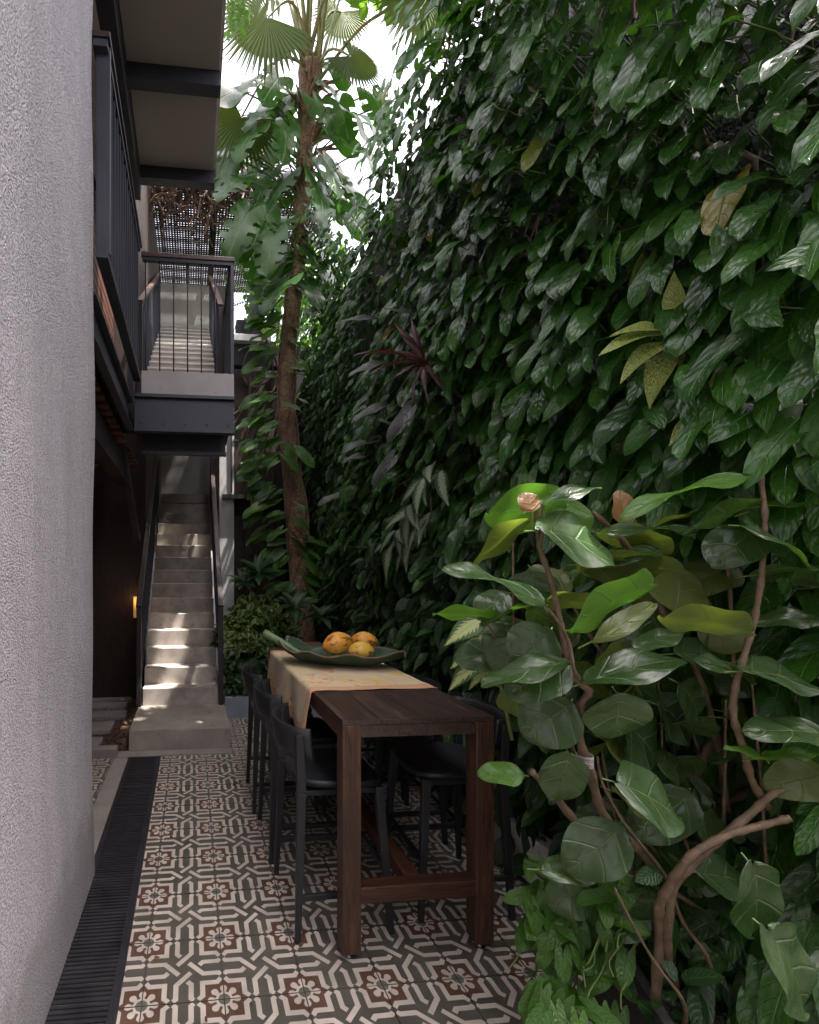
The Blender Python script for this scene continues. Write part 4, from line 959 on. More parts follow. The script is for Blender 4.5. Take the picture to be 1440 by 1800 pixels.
for k, (x, y) in enumerate(mons):
    s0 = at(530, min(470, y + 60), Y=5.95); e = at(x, y - 25, Y=5.8); b.tube(smooth_path([s0, (s0 + e) / 2 + Vector((0, 0, .10)), e], 3), .010, 5, cap=False)
o = off(b, mo).build('stalks', M['petiole'], mo, smooth=True); o['kind'] = 'stuff'
# pothos climbing the lower trunk
po = thing('climbing_pothos', 'light green pothos leaves climbing the lower palm trunk', 'climbing plant', (1.2, 5.85, 2.5))
for k in range(190):
    y = random.uniform(395, 1010) if k > 12 else random.uniform(1000, 1040)
    tx = np.interp(y, [395, 500, 700, 800, 900, 1040], [505, 490, 480, 478, 490, 510])
    side = random.random() < .78
    x = tx + (random.uniform(-40, 8) if side else random.uniform(22, 52))
    if y < 560: x += 8
    p = at(x, y, Y=5.8 + random.uniform(-.12, .1))
    place_leaf('leaf', lmesh('heart', k % 4, 'pothos' if random.random() < .7 or y < 850 else 'philo_small'), frame(p, Vector((-.9 if side else .8, -.3, random.uniform(-.9, -.1))), jit((-.1, -.8, .9), .3), random.uniform(.13, .25), 1.15), po)
b = MB()
for k in range(30):
    z0 = random.uniform(.3, 3.6); a = random.uniform(0, 6.3); pts = []
    for s in range(9):
        z = z0 + s * .16; tr = np.interp(z, [p.z for p in path], [p.x for p in path]); rad_ = np.interp(z, [p.z for p in path], rad) + .012
        a += random.uniform(.1, .5); pts.append((tr + math.cos(a) * rad_, 6.0 + math.sin(a) * rad_, z))
    b.tube(smooth_path(pts, 2), random.uniform(.006, .016), 5, cap=False)
o = off(b, po).build('roots', M['vine'], po, smooth=True); o['kind'] = 'stuff'
# loops of bare vine across the doorway
b = MB()
for a_ in ([(412, 745), (440, 700), (470, 655), (485, 600), (492, 560)], [(410, 730), (450, 700), (478, 690), (500, 700)], [(425, 655), (435, 620), (460, 610), (480, 640), (470, 670), (440, 680), (425, 655)], [(440, 660), (437, 740), (432, 820), (445, 900)], [(420, 800), (440, 740), (480, 690), (510, 640)], [(440, 560), (470, 600), (490, 650), (500, 720)]):
    pts = [at(x, y, Y=6.5) for x, y in a_]; b.tube(smooth_path(pts, 5), random.uniform(.010, .022), 6, cap=False)
tag(b.build('bare_vine', M['vine'], smooth=True), 'looping bare brown vine stems in front of the dark doorway', 'vine')

# sunny garden beyond
ga = thing('garden_trees', 'bright sunlit foliage glimpsed between trunk and green wall', 'foliage', (2.2, 9, 3))
ms = []
for k in range(2600):
    p = Vector((random.uniform(.9, 3.6), random.uniform(7.9, 10.5), random.triangular(3.0, 7.9, 5.6)))
    if p.x < 1.7 and p.z > 6.9: continue
    ms.append(frame(p, jit((0, -.3, -1), .6), jit((-.2, -.6, 1), .5), random.uniform(.12, .24), 1.1))
joined_leaves('foliage', TP['oval'] + TP['heart'][:1], ms, M['garden'], ga)
fp = thing('feather_palm', 'feathery green palm fronds behind the ledge and trunk', 'palm', at(470, 560, Y=7.8))
for k, (bx, by, tx, ty) in enumerate(((470, 555, 400, 500), (475, 550, 405, 540), (470, 550, 420, 470), (480, 545, 560, 520), (480, 545, 540, 490), (470, 560, 430, 590), (560, 560, 600, 470), (570, 560, 545, 450), (575, 555, 625, 500), (590, 560, 600, 430))):
    s0 = at(bx, by, Y=7.7); e = at(tx, ty, Y=7.3 + .1 * (k % 4)); md = (s0 + e) / 2 + Vector((0, 0, .14)); sp_ = smooth_path([s0, md, e], 9)
    mb = MB(); mb.tube(sp_, .008, 4, cap=False)
    for i in range(2, len(sp_)):
        d = (sp_[i] - sp_[i - 1]).normalized(); sd = d.cross(Vector((0, 0, 1))).normalized()
        if sd.length < .1: sd = Vector((1, 0, 0))
        for sg in (-1, 1):
            t_ = sp_[i] + (d * .5 + Vector((0, -.1, 0)) + Vector((0, 0, sg * .75)) + sd * sg * .25) * .26; w_ = d * .012
            mb.quad([sp_[i] - w_, sp_[i] + w_, t_])
    mb = off(mb, fp); mb.build('frond', M['garden'], fp)
# hanging leafy vine from the canopy edge, top left
hv = thing('hanging_vine', 'light green leafy vine hanging over the canopy edge at the top', 'vine', at(420, 20, Y=4.9))
ms = []
for k in range(230):
    x = random.uniform(398, 440); y = random.uniform(-90, 40 + 60 * (440 - x) / 42 * random.random())
    ms.append(frame(at(x, y, Y=random.uniform(4.85, 5.3)), jit((0, -.1, -1), .4), jit((-.1, -1, .5), .4), random.uniform(.05, .10), 1.1))
joined_leaves('leaves', TP['oval'], ms, M['garden'], hv)

# ---- shrubs at the foot of the pier
vb = thing('variegated_bush', 'dense variegated green and cream bush in the bed right of the stairs', 'bush', (0.75, 5.5, .16))
ms = []
for k in range(1500):
    a = random.random() * 6.28; u = random.uniform(-.3, 1); r_ = .93 + .1 * random.random(); s = math.sqrt(max(0, 1 - u * u))
    cc_ = ((.58, 5.58, .78, .30), (.95, 5.62, .72, .32), (.75, 5.60, 1.0, .28), (1.1, 5.6, .42, .28))[k % 4]; q_ = cc_[3] * random.uniform(.75, 1.12)
    p = Vector((cc_[0] + q_ * s * math.cos(a), cc_[1] + .8 * q_ * s * math.sin(a), cc_[2] + q_ * u))
    n_ = Vector((s * math.cos(a), s * math.sin(a), u + .5)); ms.append(frame(p, jit(n_ * .5 + Vector((0, -.3, -.4)), .5), n_ + jit((0, 0, .4), .3), random.uniform(.075, .115), 1.5))
joined_leaves('foliage', TP['oval'], ms, M['cream_bush'], vb)
b = MB()
for k in range(7): b.tube([(.7 + .03 * k, 5.6, .14), (.5 + .1 * k, 5.62, .7)], .012, 5)
off(b, vb).build('stems', M['vine'], vb)
gb = thing('glossy_bush', 'low glossy dark green bush filling the bed under the variegated bush', 'bush', (0.8, 5.4, .16))
ms = []
for k in range(1500):
    p = Vector((random.uniform(.38, 1.66), random.uniform(5.28, 5.75), random.uniform(.14, .62))); p.y = min(p.y, 5.75) if p.z > .4 else random.uniform(5.27, 5.42)
    ms.append(frame(p, jit((-.1, -.8, -.5), .5), jit((-.1, -.7, .9), .35), random.uniform(.07, .12), 1.35))
joined_leaves('foliage', TP['oval'], ms, M['mixed_low'], gb)
for k, (x, y, s, n) in enumerate(((455, 1010, .26, 16), (430, 1025, .22, 12), (565, 1085, .22, 14), (520, 1070, .26, 14))):
    rosette('broad_leaf_plant', ['tall dark leafy plant crowning the variegated bush', 'shorter leafy plant beside the pier', 'leafy plant at the foot of the green wall behind the table', 'drooping dark plant at the foot of the palm trunk'][k], 'plant', at(x, y, Y=5.62 if k < 2 else 5.3), n, 'lance', 'mixed_low', s, outdir=(-.1, -.6, .9), spread=1.0, droop=-.15, wsc=1.2)

# ================================================================== SHADE TREE (unseen, added above the frame to block the sun)
targets = []      # spots kept sunlit by gaps shaped into the added crown
for (x, y, z, r_) in ((0.33, 1.72, 0, .13), (0.36, 1.95, 0, .08), (0.22, 1.55, 0, .06), (-0.12, 4.45, .19, .05), (-.3, 5.15, .37, .2), (-.3, 5.4, .55, .2), (-.25, 5.6, .73, .2), (-.2, 5.8, .9, .2), (-.2, 6.0, 1.1, .15), (0.80, 2.5, .98, .05), (0.70, 2.9, .98, .04), (1.0, 2.2, .98, .03)):
    targets.append((Vector((x, y, z)), r_))
for p_ in ((1015, 955, 1.22), (1080, 1060, 1.15), (870, 1025, 1.25), (945, 1190, 1.25), (1000, 870, 1.3)):
    targets.append((at(p_[0], p_[1], D=p_[2]), .09))
ot = thing('added_shade_tree', 'unseen leafy tree added behind the green wall to shade the courtyard', 'tree', (2.9, 0.2, 0))
b = MB(); b.tube(smooth_path([(2.9, 0.2, 0), (2.85, 0.2, 3), (2.6, 0.1, 6.2), (3.0, .6, 9.5)], 4), np.linspace(.16, .06, 13), 10)
for k in range(9):
    a = k * .7; b.tube([(2.6, .1, 6.2 + .15 * k), (2.0 + 1.3 * math.cos(a), .1 + 1.6 * math.sin(a), 7.2 + .1 * k)], [.05, .02], 6)
off(b, ot).build('trunk', M['bark'], ot, smooth=True)
ms = []
while len(ms) < 9500:
    p = Vector((random.uniform(.8, 4.8), random.uniform(-1.3, 6.2), random.uniform(6.8, 13.2)))
    u = (p - Vector((3.1, 1.1, 10.0))); u2 = p - Vector((2.5, 4.3, 9.3))
    if (u.x / 1.6) ** 2 + (u.y / 2.3) ** 2 + (u.z / 3.1) ** 2 > 1 and (u2.x / 1.7) ** 2 + (u2.y / 1.9) ** 2 + (u2.z / 1.1) ** 2 > 1: continue
    bad = False
    for q, r_ in targets:
        w_ = p - q; dd = w_ - TO_SUN * w_.dot(TO_SUN)
        if dd.length < r_ + .06: bad = True; break
    if bad: continue
    ms.append(frame(p, jit((-.2, 0, -.5), .7), jit((0, 0, 1), .4), random.uniform(.16, .30), 1.3))
joined_leaves('crown', TP['small'], ms, M['garden'], ot)

# ================================================================== TABLE
TX0, TX1, TY0, TY1, TZ = 0.600, 1.245, 1.875, 3.78, 0.972
tb = thing('bar_table', 'tall dark red brown wooden bar table with square legs', 'table', ((TX0 + TX1) / 2, (TY0 + TY1) / 2, 0))
LW = 0.078
for x in (TX0, TX1 - LW):
    for y in (TY0, TY1 - LW):
        b = MB(); b.box(x, x + LW, y, y + LW, 0.028, TZ - 0.0205); o = off(b, tb).build('leg', M['wood_leg'], tb, bevel=0.004)
        f = MB(); c_ = (x + LW / 2, y + LW / 2); f.tube([(*c_, 0), (*c_, .006), (*c_, .012), (*c_, .03)], [.022, .022, .009, .009], 12)
        f = off(f, tb); f.build('levelling_foot', M['metal_foot'], o, smooth=True)
b = MB()
npl = 4; pw = (TX1 - TX0) / npl
for k in range(npl):
    b = MB(); b.box(TX0 + k * pw + .0003, TX0 + (k + 1) * pw - .0003, TY0, TY1, TZ - 0.020, TZ + random.uniform(-.0004, .0004)); off(b, tb).build('top_plank', M['wood_top'], tb, bevel=0.0012)
for y in (TY0 + .003, TY1 - LW + .003):
    b = MB(); b.box(TX0 + LW, TX1 - LW, y, y + LW - .006, TZ - 0.072, TZ - 0.0205); off(b, tb).build('apron', M['wood_top'], tb, bevel=.002)
for x in (TX0 + .003, TX1 - LW + .003):
    b = MB(); b.box(x, x + LW - .006, TY0 + LW, TY1 - LW, TZ - 0.085, TZ - 0.0205); off(b, tb).build('apron', M['wood_y'], tb, bevel=.002)
for y in (TY0 + .006, TY1 - LW + .006):
    b = MB(); b.box(TX0 + LW, TX1 - LW, y, y + LW - .012, 0.225, 0.292); off(b, tb).build('foot_rail', M['wood_x'], tb, bevel=.004)
b = MB(); b.box(.895, .96, TY0 + LW - .006, TY1 - LW + .006, 0.228, 0.289); off(b, tb).build('foot_rail', M['wood_y'], tb, bevel=.004)

# cloth: folded over the left and right edges
def cloth():
    CY0, CY1 = 2.345, 3.615; W = TX1 - TX0; HL, HR = 0.29, 0.255; tot = HL + W + HR; nu, nv = 84, 60
    bm = bmesh.new(); uvl = bm.loops.layers.uv.new('UVMap'); G = []
    for j in range(nv + 1):
        row = []; v = j / nv; y = CY0 + (CY1 - CY0) * v
        for i in range(nu + 1):
            s = tot * i / nu; hang = 0
            fold = 0.014 * math.sin(v * 13 + .6) + .006 * math.sin(v * 29 + 1) + .004 * math.sin(v * 47)
            rc = 0.010
            if s < HL: dz = HL - s; x = TX0 - 0.006 - (fold + .012) * min(1, dz * 5) - 0.03 * dz; z = TZ + 0.004 - dz; hang = dz
            elif s > HL + W: dz = s - HL - W; x = TX1 + 0.006 + (fold + .012) * min(1, dz * 5) + .03 * dz; z = TZ + .004 - dz; hang = dz
            else:
                x = TX0 + (s - HL); z = TZ + 0.0045 + max(0, .0025 * math.sin(x * 22 + y * 13)) + max(0, .002 * math.sin(y * 31 - x * 9))
                e = min(s - HL, HL + W - s)
                if e < rc: z -= (rc - e) * .25
            yy = y + (0.012 * math.sin(hang * 14)) * (1 - 2 * v) - hang * 0.10 * (v - .5) * 2 * .5
            if hang > 0: z += .015 * math.sin(v * 6) * (hang / .29)
            row.append(bm.verts.new((x, yy, z)))
        G.append(row)
    for j in range(nv):
        for i in range(nu):
            f = bm.faces.new((G[j][i], G[j][i + 1], G[j + 1][i + 1], G[j + 1][i]))
            for lp_, (a, c_) in zip(f.loops, ((i, j), (i + 1, j), (i + 1, j + 1), (i, j + 1))): lp_[uvl].uv = (tot * a / nu, 1.27 * c_ / nv)
    me = bpy.data.meshes.new('tablecloth'); bm.to_mesh(me); bm.free(); me.materials.append(M['cloth']); me.shade_smooth()
    o = link('tablecloth', me); s = o.modifiers.new('solid', 'SOLIDIFY'); s.thickness = .0018; s.offset = 1
    return tag(o, 'cream cloth with orange border and flower print draped across the bar table', 'tablecloth')
cloth()

# leaf shaped tray
def tray():
    a = Vector((.60, 3.17, 0)); e = Vector((1.27, 2.78, 0)); ax = (e - a); Lg = ax.length; ax.normalize(); sd = Vector((-ax.y, ax.x, 0))
    bm = bmesh.new(); uvl = bm.loops.layers.uv.new('UVMap'); nt_, ns = 40, 16; G = []; base = TZ + .012
    for i in range(nt_ + 1):
        t = i / nt_; w = 0.215 * math.sin(math.pi * (0.04 + .94 * t) ** .9) ** .62
        row = []
        for j in range(-ns, ns + 1):
            s = j / ns; aa = abs(s)
            z = base + .012 + .080 * aa ** 2.2 * math.sin(math.pi * (0.10 + .86 * t)) ** .5 + .012 * math.sin(t * 17 + (1 if s > 0 else 3)) * aa ** 2
            z += .085 * max(0, .2 - t) / .2 + .065 * max(0, t - .72) / .28
            lat = s * w * (1 + .05 * math.sin(t * 21 + s) * aa)
            p = a + ax * (t * Lg) + sd * lat; row.append(bm.verts.new((p.x - .93, p.y - 2.97, z - TZ)))
        G.append(row)
    for i in range(nt_):
        for j in range(2 * ns):
            f = bm.faces.new((G[i][j], G[i + 1][j], G[i + 1][j + 1], G[i][j + 1]))
            for lp_, (q, c_) in zip(f.loops, ((i, j), (i + 1, j), (i + 1, j + 1), (i, j + 1))): lp_[uvl].uv = (c_ / (2 * ns), q / nt_)
    RIM = [G[i][0].co.copy() for i in range(nt_ + 1)] + [v_.co.copy() for v_ in G[nt_][1:]] + [G[i][-1].co.copy() for i in range(nt_ - 1, -1, -1)]
    me = bpy.data.meshes.new('tray_leaf'); bm.to_mesh(me); bm.free(); me.materials.append(M['tray']); me.shade_smooth()
    t = thing('leaf_tray', 'large green leaf shaped tray with a thick stalk holding fruit on the cloth', 'tray', (.93, 2.97, TZ))
    rim = [tuple(v_) for v_ in RIM]; b = MB(); b.tube(rim, .0058, 6); b.build('rim', M['vine'], t, smooth=True)
    o = link('tray_leaf', me, t); s = o.modifiers.new('solid', 'SOLIDIFY'); s.thickness = .010; s.offset = 0
    b = MB(); s0 = a - ax * .13 + Vector((0, 0, base + .175)); s1 = a + ax * .03 + Vector((0, 0, base + .098)); s2 = a + ax * .16 + Vector((0, 0, base + .035))
    b.tube(smooth_path([s0, s1, s2], 6), np.interp(np.linspace(0, 1, 13), [0, .5, 1], [.030, .026, .012]), 12); off(b, t).build('stalk', M['tray_stalk'], t, smooth=True)
tray()
def pod(px_, py_, Yd, L_, r_, rz, rx, matk, label):
    c_ = at(px_, py_, Y=Yd); b = MB(); n = 22; k = 40; prof = []
    for i in range(n + 1):
        t = i / n; rr_ = r_ * math.sin(math.pi * min(1, max(0, t))) ** .62 * (1.04 - .18 * t); prof.append((t - .5, rr_))
    base = 0
    for (t, rr_) in prof:
        for j in range(k):
            a = 2 * math.pi * j / k; q = rr_ * (1 + .030 * math.cos(5 * a) - .012 * abs(math.sin(10 * a))); b.v.append((t * L_, q * math.cos(a), q * math.sin(a)))
    for i in range(n):
        for j in range(k): j2 = (j + 1) % k; b.f.append((i * k + j, (i + 1) * k + j, (i + 1) * k + j2, i * k + j2)); b.mi.append(0)
    o = b.build('fruit', M[matk], smooth=True); o.location = c_; o.rotation_euler = (random.random() * 3, rx, rz); return tag(o, label, 'fruit', 'fruit on the leaf tray')
pod(594, 1131, 3.02, .225, .076, R(18), R(-12), 'fruit_orange', 'orange streaked ripe fruit on the left of the tray')
pod(641, 1127, 3.16, .19, .067, R(-8), R(6), 'fruit_orange', 'orange fruit with dark spots behind the other two')
pod(636, 1145, 2.90, .185, .066, R(12), R(4), 'fruit_yellow', 'yellow green spotted fruit in front of the orange ones')
# reddish wooden board at the far end
b = MB()
for k in range(6): b.box(.70 + .0, 1.00, 3.45 + k * .045, 3.49 + k * .045, TZ + .007 + .018 * 0, TZ + .050 + .004 * (k % 2))
b2 = b.build('wooden_board', M['wood_x'], bevel=.004); tag(b2, 'reddish brown grooved wooden board behind the tray on the table', 'board')

# ================================================================== STOOLS
def seat_mesh():
    bm = bmesh.new(); n = 28; rings = []
    def outline(sc, z, dip=0):
        vs = []
        for i in range(n):
            a = 2 * math.pi * i / n; ca, sa = math.cos(a), math.sin(a); p = 3.6
            r_ = 1 / (abs(ca) ** p + abs(sa) ** p) ** (1 / p); x = .205 * r_ * ca * sc; y = (.205 + (.018 * ca)) * r_ * sa * sc
            zz = z + dip - .012 * (x / .2) ** 2 * (1 if x > 0 else -1) * .6 + .010 * (y / .2) ** 2; vs.append(bm.verts.new((x, y, zz)))
        return vs
    for sc, z in ((.86, .612), (.97, .618), (1.0, .632), (.985, .645), (.93, .648), (.6, .641), (.25, .637)): rings.append(outline(sc, z))
    for a, c_ in zip(rings[:-1], rings[1:]):
        for i in range(n): i2 = (i + 1) % n; bm.faces.new((a[i], a[i2], c_[i2], c_[i]))
    bm.faces.new(rings[-1]); bm.faces.new(rings[0][::-1])
    me = bpy.data.meshes.new('seat'); bm.normal_update(); bm.to_mesh(me); bm.free(); me.materials.append(M['seat']); me.shade_smooth(); return me
def back_mesh():
    bm = bmesh.new(); n = 24; G = []
    for i in range(n + 1):
        u = i / n * 2 - 1; y = .218 * u; x = -.255 + .085 * u * u + (.0 if abs(u) < .9 else .03 * (abs(u) - .9) / .1)
        G.append([bm.verts.new((x + dx, y, z)) for dx, z in ((0, .745 + .012 * u * u), (-.012, .80), (-.020, .86), (-.022, .895), (-.010, .897), (-.008, .86), (0.002, .80), (.013, .745 + .012 * u * u))])
    for a, c_ in zip(G[:-1], G[1:]):
        for j in range(8): j2 = (j + 1) % 8; bm.faces.new((a[j], a[j2], c_[j2], c_[j]))
    bm.faces.new(G[0][::-1]); bm.faces.new(G[-1]); bmesh.ops.recalc_face_normals(bm, faces=bm.faces)
    me = bpy.data.meshes.new('backrest'); bm.to_mesh(me); bm.free(); me.materials.append(M['stool']); me.shade_smooth(); return me
SEAT, BACK = seat_mesh(), back_mesh()
def leg_m(top_, mid_, bot_):
    b = MB(); b.beam(bot_, mid_, .024, .024, up=(1, 0, 0), w2=.036, h2=.040); 
    if top_ is not None: b.beam(mid_, top_, .036, .040, up=(1, 0, 0), w2=.026, h2=.034)
    return b.mesh('leg', M['stool'])
LEGS = [leg_m((-.198, s * .203, .87), (-.188, s * .200, .62), (-.212, s * .235, 0)) for s in (-1, 1)] + [leg_m(None, (.165, s * .185, .625), (.205, s * .225, 0)) for s in (-1, 1)]
def rail_m(a, b_): b = MB(); b.beam(a, b_, .018, .026); return b.mesh('foot_rail', M['stool'])
RAILS = [rail_m((-.205, s * .228, .185), (.195, s * .218, .185)) for s in (-1, 1)] + [rail_m((.190, -.21, .262), (.190, .21, .262)), rail_m((-.2, -.222, .262), (-.2, .222, .262))]
APR = MB(); APR.box(-.17, .16, -.17, .17, .585, .612); APRM = APR.mesh('seat_frame', M['stool'])
stool_specs = [((.652, 2.235), 0, 'nearest black bar stool on the left of the table, curved back to the camera', 0.02),
               ((.64, 2.795), 0, 'middle black bar stool on the left side of the table', -0.01),
               ((.62, 3.33), 0, 'farthest black bar stool on the left side, by the planting bed', -0.03),
               ((1.235, 2.28), math.pi, 'nearest black bar stool on the green wall side of the table', -0.04),
               ((1.235, 2.87), math.pi, 'middle black bar stool on the green wall side of the table', 0.03),
               ((1.24, 3.42), math.pi, 'farthest black bar stool on the green wall side of the table', 0.0)]
proto = None
for (x, y), rz, lab, j_ in stool_specs:
    if proto is None:
        proto = thing('bar_stool', lab, 'stool', (x, y, 0), rz + j_, 'black bar stools around the tall table')
        link('seat', SEAT, proto); link('backrest', BACK, proto); link('seat_frame', APRM, proto, bevel=.006)
        for m_ in LEGS: link('leg', m_, proto, bevel=.004)
        for m_ in RAILS[:3]: link('foot_rail', m_, proto, bevel=.003)
    else:
        r_ = proto.copy(); col.objects.link(r_); r_.location = (x, y, 0); r_.rotation_euler = (0, 0, rz + j_); r_['label'] = lab
        for ch in list(proto.children):
            c_ = ch.copy(); col.objects.link(c_); c_.parent = r_

# ================================================================== FOREGROUND PLANTER + SHRUB
pl = thing('planter_trough', 'dark charcoal planter trough at the lower right corner', 'planter', (1.7, 1.4, 0))
b = MB(); A_ = Vector((1.545, 1.80)); B_ = Vector((1.235, 1.10)); d_ = (B_ - A_).normalized(); nrm_ = Vector((-d_.y, d_.x)) ; nrm_ = nrm_ if nrm_.x > 0 else -nrm_
def pbox(o0, o1, z0, z1):
    q = [A_ + nrm_ * o0, B_ + d_ * .3 + nrm_ * o0, B_ + d_ * .3 + nrm_ * o1, A_ + nrm_ * o1]
    b = MB(); b.v = [(p.x, p.y, z) for z in (z0, z1) for p in q]; b.f = [(3, 2, 1, 0), (4, 5, 6, 7), (0, 1, 5, 4), (1, 2, 6, 5), (2, 3, 7, 6), (3, 0, 4, 7)]; b.mi = [0] * 6; return b
off(pbox(0, .03, 0, .34), pl).build('side_panel', M['trough'], pl, bevel=.004)
off(pbox(.9, .93, 0, .34), pl).build('side_panel', M['trough'], pl, bevel=.004)
off(pbox(.031, .899, 0.02, .30), pl).build('soil', M['soil'], pl)
b = MB(); e0 = A_ + nrm_ * .02; e1 = A_ + nrm_ * .92; b.beam((e0.x, e0.y, .17), (e1.x, e1.y, .17), .03, .34); off(b, pl).build('end_panel', M['trough'], pl, bevel=.004)

sh = thing('broadleaf_shrub', 'large leathery leaved shrub with bare brown branches in the right foreground', 'shrub', (1.85, 1.5, .3))
def branch(pts, r0, r1, n=8, name='branch'):
    r0 *= .84; r1 *= .72
    P_ = [at(x, y, D=d) for x, y, d in pts]
    if P_[0].z < 0.75 and P_[0].z > 0.3: P_.insert(0, Vector((P_[0].x + .03, P_[0].y + .05, 0.24)))
    sp_ = smooth_path(P_, 6); m_ = len(sp_)
    rad_ = [r0 + (r1 - r0) * i / (m_ - 1) + (0.0022 if i % 4 == 0 else 0) * (1 if r0 > .006 else .4) + random.uniform(-.0005, .0005) for i in range(m_)]
    b = MB(); b.tube(sp_, rad_, n); off(b, sh).build(name, M['bark_smooth'], sh, smooth=True)
branch([(1228, 1720, 1.62), (1170, 1640, 1.52), (1130, 1560, 1.46), (1060, 1495, 1.4), (1000, 1430, 1.36), (965, 1385, 1.33), (934, 1356, 1.3)], .017, .011)
branch([(1290, 1800, 1.65), (1260, 1700, 1.6), (1225, 1600, 1.55), (1175, 1560, 1.45), (1120, 1490, 1.4), (1060, 1430, 1.36), (1040, 1360, 1.33), (1020, 1300, 1.3), (1022, 1240, 1.28), (1035, 1215, 1.27), (1005, 1185, 1.26), (990, 1120, 1.26), (978, 1060, 1.26), (962, 1000, 1.26), (948, 960, 1.26), (942, 895, 1.26)], .017, .0065)
branch([(1040, 1215, 1.27), (1010, 1180, 1.25), (1000, 1130, 1.24), (975, 1085, 1.22), (948, 1058, 1.2)], .007, .0045)
branch([(948, 960, 1.26), (955, 930, 1.25), (955, 888, 1.25)], .006, .005)
branch([(1290, 1790, 1.5), (1240, 1600, 1.5), (1160, 1650, 1.34)][2:] + [(1158, 1600, 1.3), (1175, 1560, 1.27), (1215, 1505, 1.24), (1280, 1468, 1.22), (1345, 1450, 1.2), (1390, 1438, 1.18)], .0145, .0105)
branch([(1200, 1760, 1.45), (1175, 1690, 1.36), (1175, 1610, 1.3), (1190, 1550, 1.28), (1260, 1480, 1.26), (1320, 1430, 1.26), (1360, 1395, 1.26), (1400, 1385, 1.26), (1460, 1378, 1.26)], .013, .011)
branch([(1350, 1420, 1.28), (1322, 1372, 1.27), (1305, 1310, 1.25), (1290, 1260, 1.24), (1292, 1210, 1.23), (1312, 1140, 1.22), (1328, 1080, 1.22), (1340, 1000, 1.22), (1344, 900, 1.22), (1334, 820, 1.22)], .010, .0075)
branch([(1330, 1700, 1.6), (1290, 1500, 1.6), (1260, 1300, 1.52), (1220, 1170, 1.45), (1170, 1085, 1.4), (1135, 1010, 1.38), (1095, 950, 1.36), (1042, 900, 1.35)], .012, .007)
branch([(1200, 1460, 1.6), (1220, 1370, 1.6), (1262, 1295, 1.6), (1330, 1240, 1.65)], .020, .016)
branch([(1240, 1440, 1.62), (1300, 1400, 1.6), (1380, 1340, 1.6), (1450, 1290, 1.6)], .019, .015)
branch([(1280, 1780, 1.6), (1260, 1690, 1.55), (1225, 1600, 1.52), (1205, 1540, 1.5)], .020, .016)
branch([(1325, 1740, 1.5), (1290, 1660, 1.45), (1230, 1600, 1.4), (1180, 1565, 1.38)], .012, .010)
branch([(1205, 1770, 1.3), (1150, 1690, 1.3), (1110, 1620, 1.3), (1080, 1560, 1.3)], .006, .004)
branch([(1250, 1700, 1.35), (1200, 1620, 1.35), (1170, 1540, 1.35), (1100, 1450, 1.35), (1060, 1380, 1.35), (1050, 1330, 1.35)], .006, .004)
branch([(1130, 1300, 1.5), (1085, 1190, 1.5), (1020, 1090, 1.5), (985, 1000, 1.5)], .007, .006)
branch([(1290, 1190, 1.4), (1285, 1080, 1.4), (1280, 1000, 1.4), (1270, 930, 1.4)], .007, .006)
branch([(1430, 1500, 1.45), (1420, 1300, 1.45), (1380, 1100, 1.45), (1365, 980, 1.45), (1360, 900, 1.45)], .009, .006)
branch([(940, 1200, 1.4), (890, 1150, 1.4), (865, 1110, 1.4), (850, 1085, 1.4)], .0055, .003)
branch([(935, 1190, 1.4), (905, 1120, 1.4), (902, 1050, 1.4), (902, 950, 1.4)], .005, .003)

for k in range(16):
    x0 = random.uniform(1190, 1400); y0 = random.uniform(1740, 1800); d0 = random.uniform(1.4, 1.7); pts = [(x0, y0, d0)]
    dx = random.uniform(-75, 40); yy = y0
    for q in range(random.randint(4, 6)):
        x0 += dx * random.uniform(.4, 1.2); yy -= random.uniform(70, 130); d0 -= .015; pts.append((x0, yy, d0))
    branch(pts, random.uniform(.005, .011), .0035, 7)
def hero(bx, by, tx, ty, wpx, dep, mk, nrm=(-.25, -.55, 1.0), ddep=0, lab=None, part='leaf'):
    p = at(bx, by, D=dep); q = at(tx, ty, D=dep + ddep); L_ = (q - p).length * 1.04; w_m = wpx / FP * dep
    m4 = frame(p, q - p + Vector((0, 0, .12 * L_)), nrm, L_, w_m / (.82 * L_))
    k = random.randrange(4); o = place_leaf('leaf', lmesh('round', k, mk), m4, sh, lab)
    pm = MB(); e = p + (p - q).normalized() * .035 + Vector((0, .02, -.012)); pm.tube([tuple(e - Vector(sh.location)), tuple(p - Vector(sh.location))], [.0022, .0018], 5, cap=False); pm.build('leaf_stalk', M['petiole'], sh)
H_ = hero
UPC = (-.1, -1.0, .75); FLAT = (0, -.35, 1); BACKV = (0, 1.0, .35)
H_(955, 932, 1090, 975, 118, 1.20, 'shrub', (.1, -1.0, .85))
H_(950, 1058, 800, 990, 62, 1.16, 'shrub', (.15, -.55, 1))
H_(1138, 1030, 990, 1100, 112, 1.14, 'shrub_bright', (-.25, .9, .75), lab='vivid green leaf lit through by the sun')
H_(1052, 1122, 1168, 1068, 34, 1.12, 'shrub_olive', (0, -.9, .5))
H_(1312, 1108, 1152, 1082, 66, 1.18, 'shrub_olive', (0, .75, .8))
H_(985, 900, 852, 905, 95, 1.34, 'shrub_bright', (0, .9, .7))
H_(1000, 880, 1005, 955, 70, 1.34, 'shrub_bright', (0, .9, .4))
H_(925, 922, 824, 990, 62, 1.30, 'shrub_olive', (-.3, .9, .7))
H_(935, 897, 925, 866, 42, 1.22, 'shrub_orange', (0, -1, .5), lab='small brown orange young leaf')
H_(953, 886, 1060, 850, 34, 1.24, 'shrub', (0, -.6, 1))
H_(1097, 918, 1100, 862, 40, 1.30, 'shrub_orange', (0, -1, .3), lab='small upright orange leaf')
H_(1302, 842, 1106, 892, 48, 1.20, 'shrub_bright', (0, -.25, 1))
